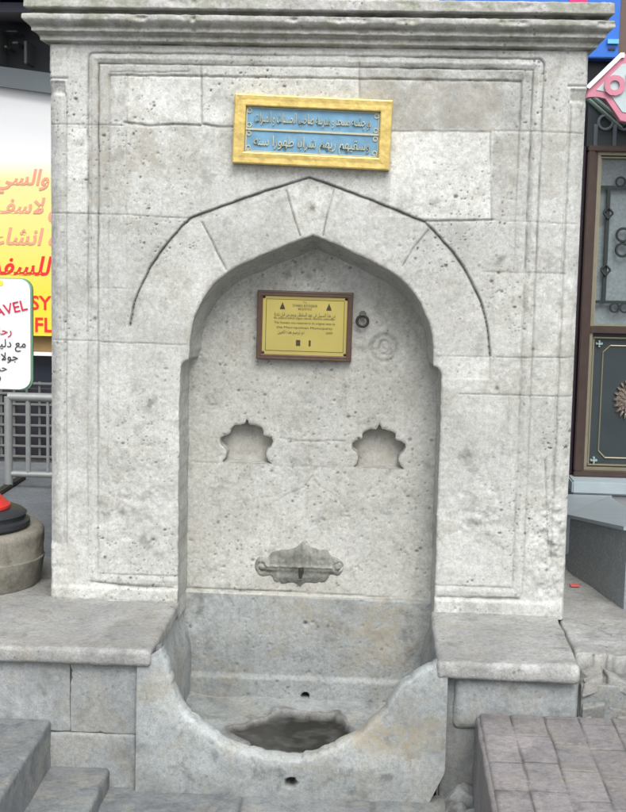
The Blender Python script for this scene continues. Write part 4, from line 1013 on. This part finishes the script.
for k in range(2):
    ox = k * .66; X0 = gx0 + ox; X1 = X0 + .64
    dl = rectframe(X0, X1, db, dt, .014, RY - .02, RY + .11, 'door_leaf', BRL, rs)
    MB().box(X0 + .014, X1 - .014, RY + .03, RY + .05, gz0, gz1 - .014).build('glass', FROST, dl)
    rectframe(X0 + .015, X1 - .015, gz0 + .003, gz1 - .018, .006, RY + .0, RY + .03, 'glazing_bead', GOLDL, dl)
    m = MB()
    for zq in (zz(187), zz(302)): m.box(X0 + .02, X1 - .02, RY + .005, RY + .015, zq - .006, zq + .006)
    for q in range(5):
        bx = X0 + .055 + q * .13; m.box(bx - .007, bx + .007, RY + .004, RY + .016, zz(302), zz(187))
        for zq in (zz(213), zz(270)):
            rr_ = .022
            for a in range(4):
                v = [(bx, zq + rr_), (bx + rr_ * .9, zq), (bx, zq - rr_), (bx - rr_ * .9, zq)]; p, w = v[a], v[(a + 1) % 4]
                m.tube((p[0], RY - .002, p[1]), (w[0], RY - .002, w[1]), .0045, n=8)
        if q < 4:
            for s_ in (1, -1):
                m.torus((bx + .065, RY + .006, zz(242) + s_ * .03), .026, .005, 20, 6); m.torus((bx + .045, RY + .006, (zz(187) if s_ > 0 else zz(302)) + s_ * .022), .018, .004, 18, 6)
                m.torus((bx + .085, RY + .006, (zz(187) if s_ > 0 else zz(302)) + s_ * .022), .018, .004, 18, 6)
    m.build('iron_grille', IRON, dl)
    MB().box(X0 + .001, X1 - .001, RY - .028, RY + .10, zz(333), zz(326), .002).build('lock_rail', BRZ, dl)
    pnl = MB().box(X0 + .014, X1 - .014, RY + .012, RY + .05, db + .014, zz(334)).build('lower_panel', SLATE, dl)
    rectframe(X0 + .018, X1 - .018, db + .018, zz(337), .006, RY - .004, RY + .02, 'panel_bead', GOLDL, dl)
    px0, px1, pz0, pz1 = X0 + .062, X1 - .062, db + .050, zz(337) - .035; cc = .028
    pts = [(px0 + cc, pz0), (px1 - cc, pz0), (px1 - cc, pz0 + .0), (px1, pz0 + cc), (px1, pz1 - cc), (px1 - cc, pz1), (px0 + cc, pz1), (px0, pz1 - cc), (px0, pz0 + cc)]
    m = MB()
    for a, b_ in zip(pts, pts[1:] + pts[:1]):
        if math.dist(a, b_) > 1e-4: m.tube((a[0], RY + .010, a[1]), (b_[0], RY + .010, b_[1]), .003, n=8)
    m.build('panel_line', GOLDL, dl)
    PALE = simple('pale_stud', (.32, .42, .40), .5)
    for a, b_ in ((X0 + .045, db + .038), (X0 + .045, zz(337) - .028), (X1 - .045, db + .038), (X1 - .045, zz(337) - .028)):
        m = MB()
        for q in range(4): m.tube((a + .010 * math.cos(q * math.pi / 2), RY + .012, b_ + .010 * math.sin(q * math.pi / 2)), (a + .010 * math.cos(q * math.pi / 2), RY + .0, b_ + .010 * math.sin(q * math.pi / 2)), .006, .004, 8)
        m.tube((a, RY + .012, b_), (a, RY - .003, b_), .006, n=8); m.build('stud', PALE, dl, True)
    # round leaf-edged emblem
    ex, ez = A(628, 400, RY); ex += k * .30 if k == 0 else .62; EMB = simple('aged_copper', (.21, .175, .15), .5, .4, .4, 60, .5)
    m = MB()
    for rr_, hh, n_ in ((.058, .010, 18), (.040, .016, 14), (.022, .022, 9)):
        for q in range(n_):
            a = 2 * math.pi * q / n_; c = Vector((ex + rr_ * math.cos(a) * .8, RY + .012, ez + rr_ * math.sin(a) * 1.15))
            r_ = bmesh.ops.create_icosphere(m.bm, subdivisions=1, radius=.0125); bmesh.ops.transform(m.bm, matrix=Matrix.Translation((c.x, c.y - hh * .4, c.z)) @ Matrix.Rotation(-a, 4, 'Y') @ Matrix.Diagonal((1.3, .7, .6, 1)), verts=r_['verts'])
    m.lathe([(.05, 0), (.048, -.006), (.02, -.012)], (ex, RY + .012, ez), 32, 'Y'); m.build('emblem', EMB, dl, True)
SILL = simple('pale_blue_marble', (.36, .43, .46), .45, 0, .15, 12)
MB().box(dx - .02, 2.8, RY - .16, RY + .12, zz(488), db - .023, .006).build('sill', SILL, rs)
STG = simple('grey_step_stone', (.24, .25, .26), .6, 0, .25, 12)
MB().box(dx + .0, 2.8, RY - .14, RY + .12, .25, zz(489), .004).box(dx + .1, 2.8, RY - .34, RY - .15, .25, .345, .005).build('door_step', STG, rs)
# dark transom light above the door, with the reflections in its glass shaped as solid bars and rings
tr = MB().box(dx + .002, 2.6, RY + .02, RY + .10, dt + .023, zz(98)).build('transom', SLATE, rs)
m = MB(); 
for pa, pb in (((588, 92), (626, 124)), ((588, 98), (622, 128)), ((600, 88), (640, 122))):
    a, b_ = at(*pa, RY), at(*pb, RY); m.tube((a[0], RY + .018, a[2]), (b_[0], RY + .018, b_[2]), .010, n=8)
m.build('raking_reflection', simple('green_grey_reflection', (.14, .19, .17), .5), tr, True)
m = MB()
for k in range(8): m.tube((dx + .035 + k * .075, RY + .015, zz(146)), (dx + .035 + k * .075, RY + .015, zz(124)), .009, n=8).torus((dx + .072 + k * .075, RY + .015, zz(122)), .028, .006, 20, 6)
m.build('arcade_reflection', simple('grey_blue_reflection', (.17, .20, .22), .5), tr, True)  # reflected columns and arches, built as solid relief
# pink and white sign hung in front of the transom
PINK = simple('pink_sign', (.60, .23, .31), .4, 0, .2, 20); CYW = simple('pale_cyan_panel', (.50, .60, .61), .4)
ps = thing('hanging_sign', (1.3, RY - .2, 2.0), 'pink sign with large white lettering hung above the bronze door', 'sign')
qY = RY - .2
pp = AL([(586, 98), (588, 88), (621, 54), (700, 50), (700, 150), (648, 126), (620, 121), (606, 98), (598, 96)], qY)
sh = MB().prism(pp, qY, qY + .05, .003).build('panel', PINK, ps)
WHL = simple('white_letter', (.80, .82, .82), .4)
MB().prism(AL([(585, 87), (620, 53), (624, 53), (624, 58), (621, 58), (589, 89)], qY), qY - .012, qY + .02).build('edge_strip', WHL, sh)
MB().prism(AL([(596, 90), (622, 64), (700, 60), (700, 138), (650, 117), (622, 112), (609, 93), (602, 91)], qY), qY - .003, qY + .01).build('pale_panel', CYW, sh)
p = at(603, 84, qY); text('lettering', 'ort', .15, (p[0], qY - .008, p[2]), PINK, sh, ext=.004, align='LEFT', bold=.004, rot=(math.pi / 2, R(-8), 0))

# blue shop sign over it
b2 = thing('shop_sign', (1.1, RY + .1, 2.2), 'bright blue upright sign box beside the cornice at the right, over the pink sign', 'sign')
bx_, bz_ = A(619.5, 30, RY)
MB().box(.4, bx_, RY + .0, RY + .11, zz(58), 3.0, .004).build('panel', BLUS, b2)
MB().box(A(607, 42, RY)[0], bx_ - .003, RY - .015, RY + .01, zz(44), zz(39.5)).build('stripe', CYN, b2)
p = A(604, 49, RY); MB().box(A(608, 49, RY)[0], A(615, 49, RY)[0], RY - .006, RY + .01, zz(50), zz(48)).build('dark_mark', BLKI, b2)
MAG = simple('magenta_ink', (.65, .03, .20), .4)
MB().box(A(569, 2, RY)[0], A(587, 2, RY)[0], RY - .006, RY + .01, zz(3), zz(-14)).build('magenta_mark', MAG, b2)
MB().box(bx_ + .003, 3, RY + .02, RY + .118, zz(60), 3.0).build('brown_wall_panel', simple('brown_board', (.14, .10, .08), .6), rs)

# ------------------------------------------------------------------ metal ramp and scrap
RAMP, nt, b = mat_base('tread_plate'); N = nt.nodes; L = nt.links
tc = N.new('ShaderNodeTexCoord'); ck = N.new('ShaderNodeTexVoronoi'); ck.inputs['Scale'].default_value = 75; ck.inputs['Randomness'].default_value = .8; L.new(tc.outputs['Object'], ck.inputs['Vector'])
rp_ = N.new('ShaderNodeMapRange'); rp_.inputs[1].default_value = .2; rp_.inputs[2].default_value = .5; rp_.inputs[3].default_value = 1.06; rp_.inputs[4].default_value = .84; L.new(ck.outputs['Distance'], rp_.inputs[0])
mm = N.new('ShaderNodeMix'); mm.data_type = 'RGBA'; mm.blend_type = 'MULTIPLY'; mm.inputs[0].default_value = 1; mm.inputs[6].default_value = (.26, .285, .30, 1); L.new(rp_.outputs[0], mm.inputs[7]); L.new(mm.outputs[2], b.inputs['Base Color'])
b.inputs['Roughness'].default_value = .5; bpn_ = N.new('ShaderNodeBump'); bpn_.inputs['Distance'].default_value = .0012; L.new(ck.outputs['Distance'], bpn_.inputs['Height']); L.new(bpn_.outputs[0], b.inputs['Normal'])
SMG = simple('smooth_grey_metal', (.30, .35, .375), .45, .1, .12, 15)
rp = thing('metal_ramp', (1.0, .9, .286), 'blue grey metal ramp with textured side panel between the fountain and the door', 'ramp')
def hexa(name, P, mat, par):
    me = bpy.data.meshes.new(name); me.from_pydata([tuple(p) for p in P], [], [(0, 1, 2, 3), (7, 6, 5, 4), (0, 4, 5, 1), (1, 5, 6, 2), (2, 6, 7, 3), (3, 7, 4, 0)]); me.update(); return link(name, me, mat, par)
def atz(px, py, z):
    q = M.T @ np.array([px - 313, py - 406, F]); return CAM + q * ((z - CAM[2]) / q[2])
_a, _b = atz(567.5, 571, .285), atz(614, 603, .285); A1 = (_a[0], _a[1]); B1 = (_b[0] + .18 * (_b[0] - _a[0]), _b[1] + .18 * (_b[1] - _a[1]))
ztA = at(572, 519, A1[1])[2]; ztB = at(622, 531, B1[1])[2]
hexa('side_panel', [(A1[0], A1[1], .284), (B1[0], B1[1], .284), (B1[0], B1[1], ztB), (A1[0], A1[1], ztA), (A1[0] + .03, A1[1], .284), (B1[0] + .03, B1[1], .284), (B1[0] + .03, B1[1], ztB), (A1[0] + .03, A1[1], ztA)], RAMP, rp)
hexa('top_plate', [(A1[0] - .012, A1[1] + .01, ztA + .002), (B1[0] - .012, B1[1], ztB + .002), (B1[0] + .08, B1[1], ztB + .002), (1.13, 1.40, .395), (A1[0] - .012, A1[1] + .01, ztA + .014), (B1[0] - .012, B1[1], ztB + .014), (B1[0] + .08, B1[1], ztB + .014), (1.13, 1.40, .407)], SMG, rp)
hexa('back_plate', [(A1[0] - .012, A1[1] + .012, ztA - .13), (A1[0] - .012, A1[1] + .012, ztA + .014), (1.13, 1.405, .407), (1.13, 1.405, .28), (.965, 1.42, .28), (.965, 1.42, .407), (1.14, 1.42, .407), (1.14, 1.42, .28)], SMG, rp)
sc_ = at(566, 584, .42); me = MB().box(.845, .875, .40, .43, .289, .293, .001).build('paper_scrap', simple('red_paper', (.70, .15, .15), .6))
tag(me, 'small scrap of red paper lying on the stone floor by the ramp', 'litter')

# ------------------------------------------------------------------ light
w = bpy.data.worlds.new('World'); S.world = w; w.use_nodes = True; nt = w.node_tree
EL = 50        # sun direction: high, from behind the camera and to the right
sky = nt.nodes.new('ShaderNodeTexSky'); sky.sky_type = 'NISHITA'; sky.sun_disc = False; sky.sun_elevation = R(EL); sky.air_density = 1.0; sky.dust_density = 3
hs = nt.nodes.new('ShaderNodeHueSaturation'); hs.inputs['Saturation'].default_value = .30
bg = nt.nodes['Background']; bg.inputs['Strength'].default_value = .12
nt.links.new(sky.outputs[0], hs.inputs['Color']); nt.links.new(hs.outputs[0], bg.inputs['Color'])
sl_ = bpy.data.lights.new('sun', 'SUN'); so = bpy.data.objects.new('sun', sl_); COL.objects.link(so)
sl_.energy = 1.15; sl_.angle = R(35); sl_.color = (1, .97, .92)
az = R(14)              # to the right of the camera's own direction
dirv = Vector((math.sin(az) * math.cos(R(EL)), -math.cos(az) * math.cos(R(EL)), math.sin(R(EL))))
so.rotation_euler = dirv.to_track_quat('Z', 'Y').to_euler(); so.location = (3, -6, 8)
sky.sun_rotation = math.atan2(dirv.x, dirv.y)
S.view_settings.view_transform = 'Standard'; S.view_settings.look = 'None'; S.view_settings.exposure = .85; S.view_settings.gamma = 1
S.view_settings.use_curve_mapping = False
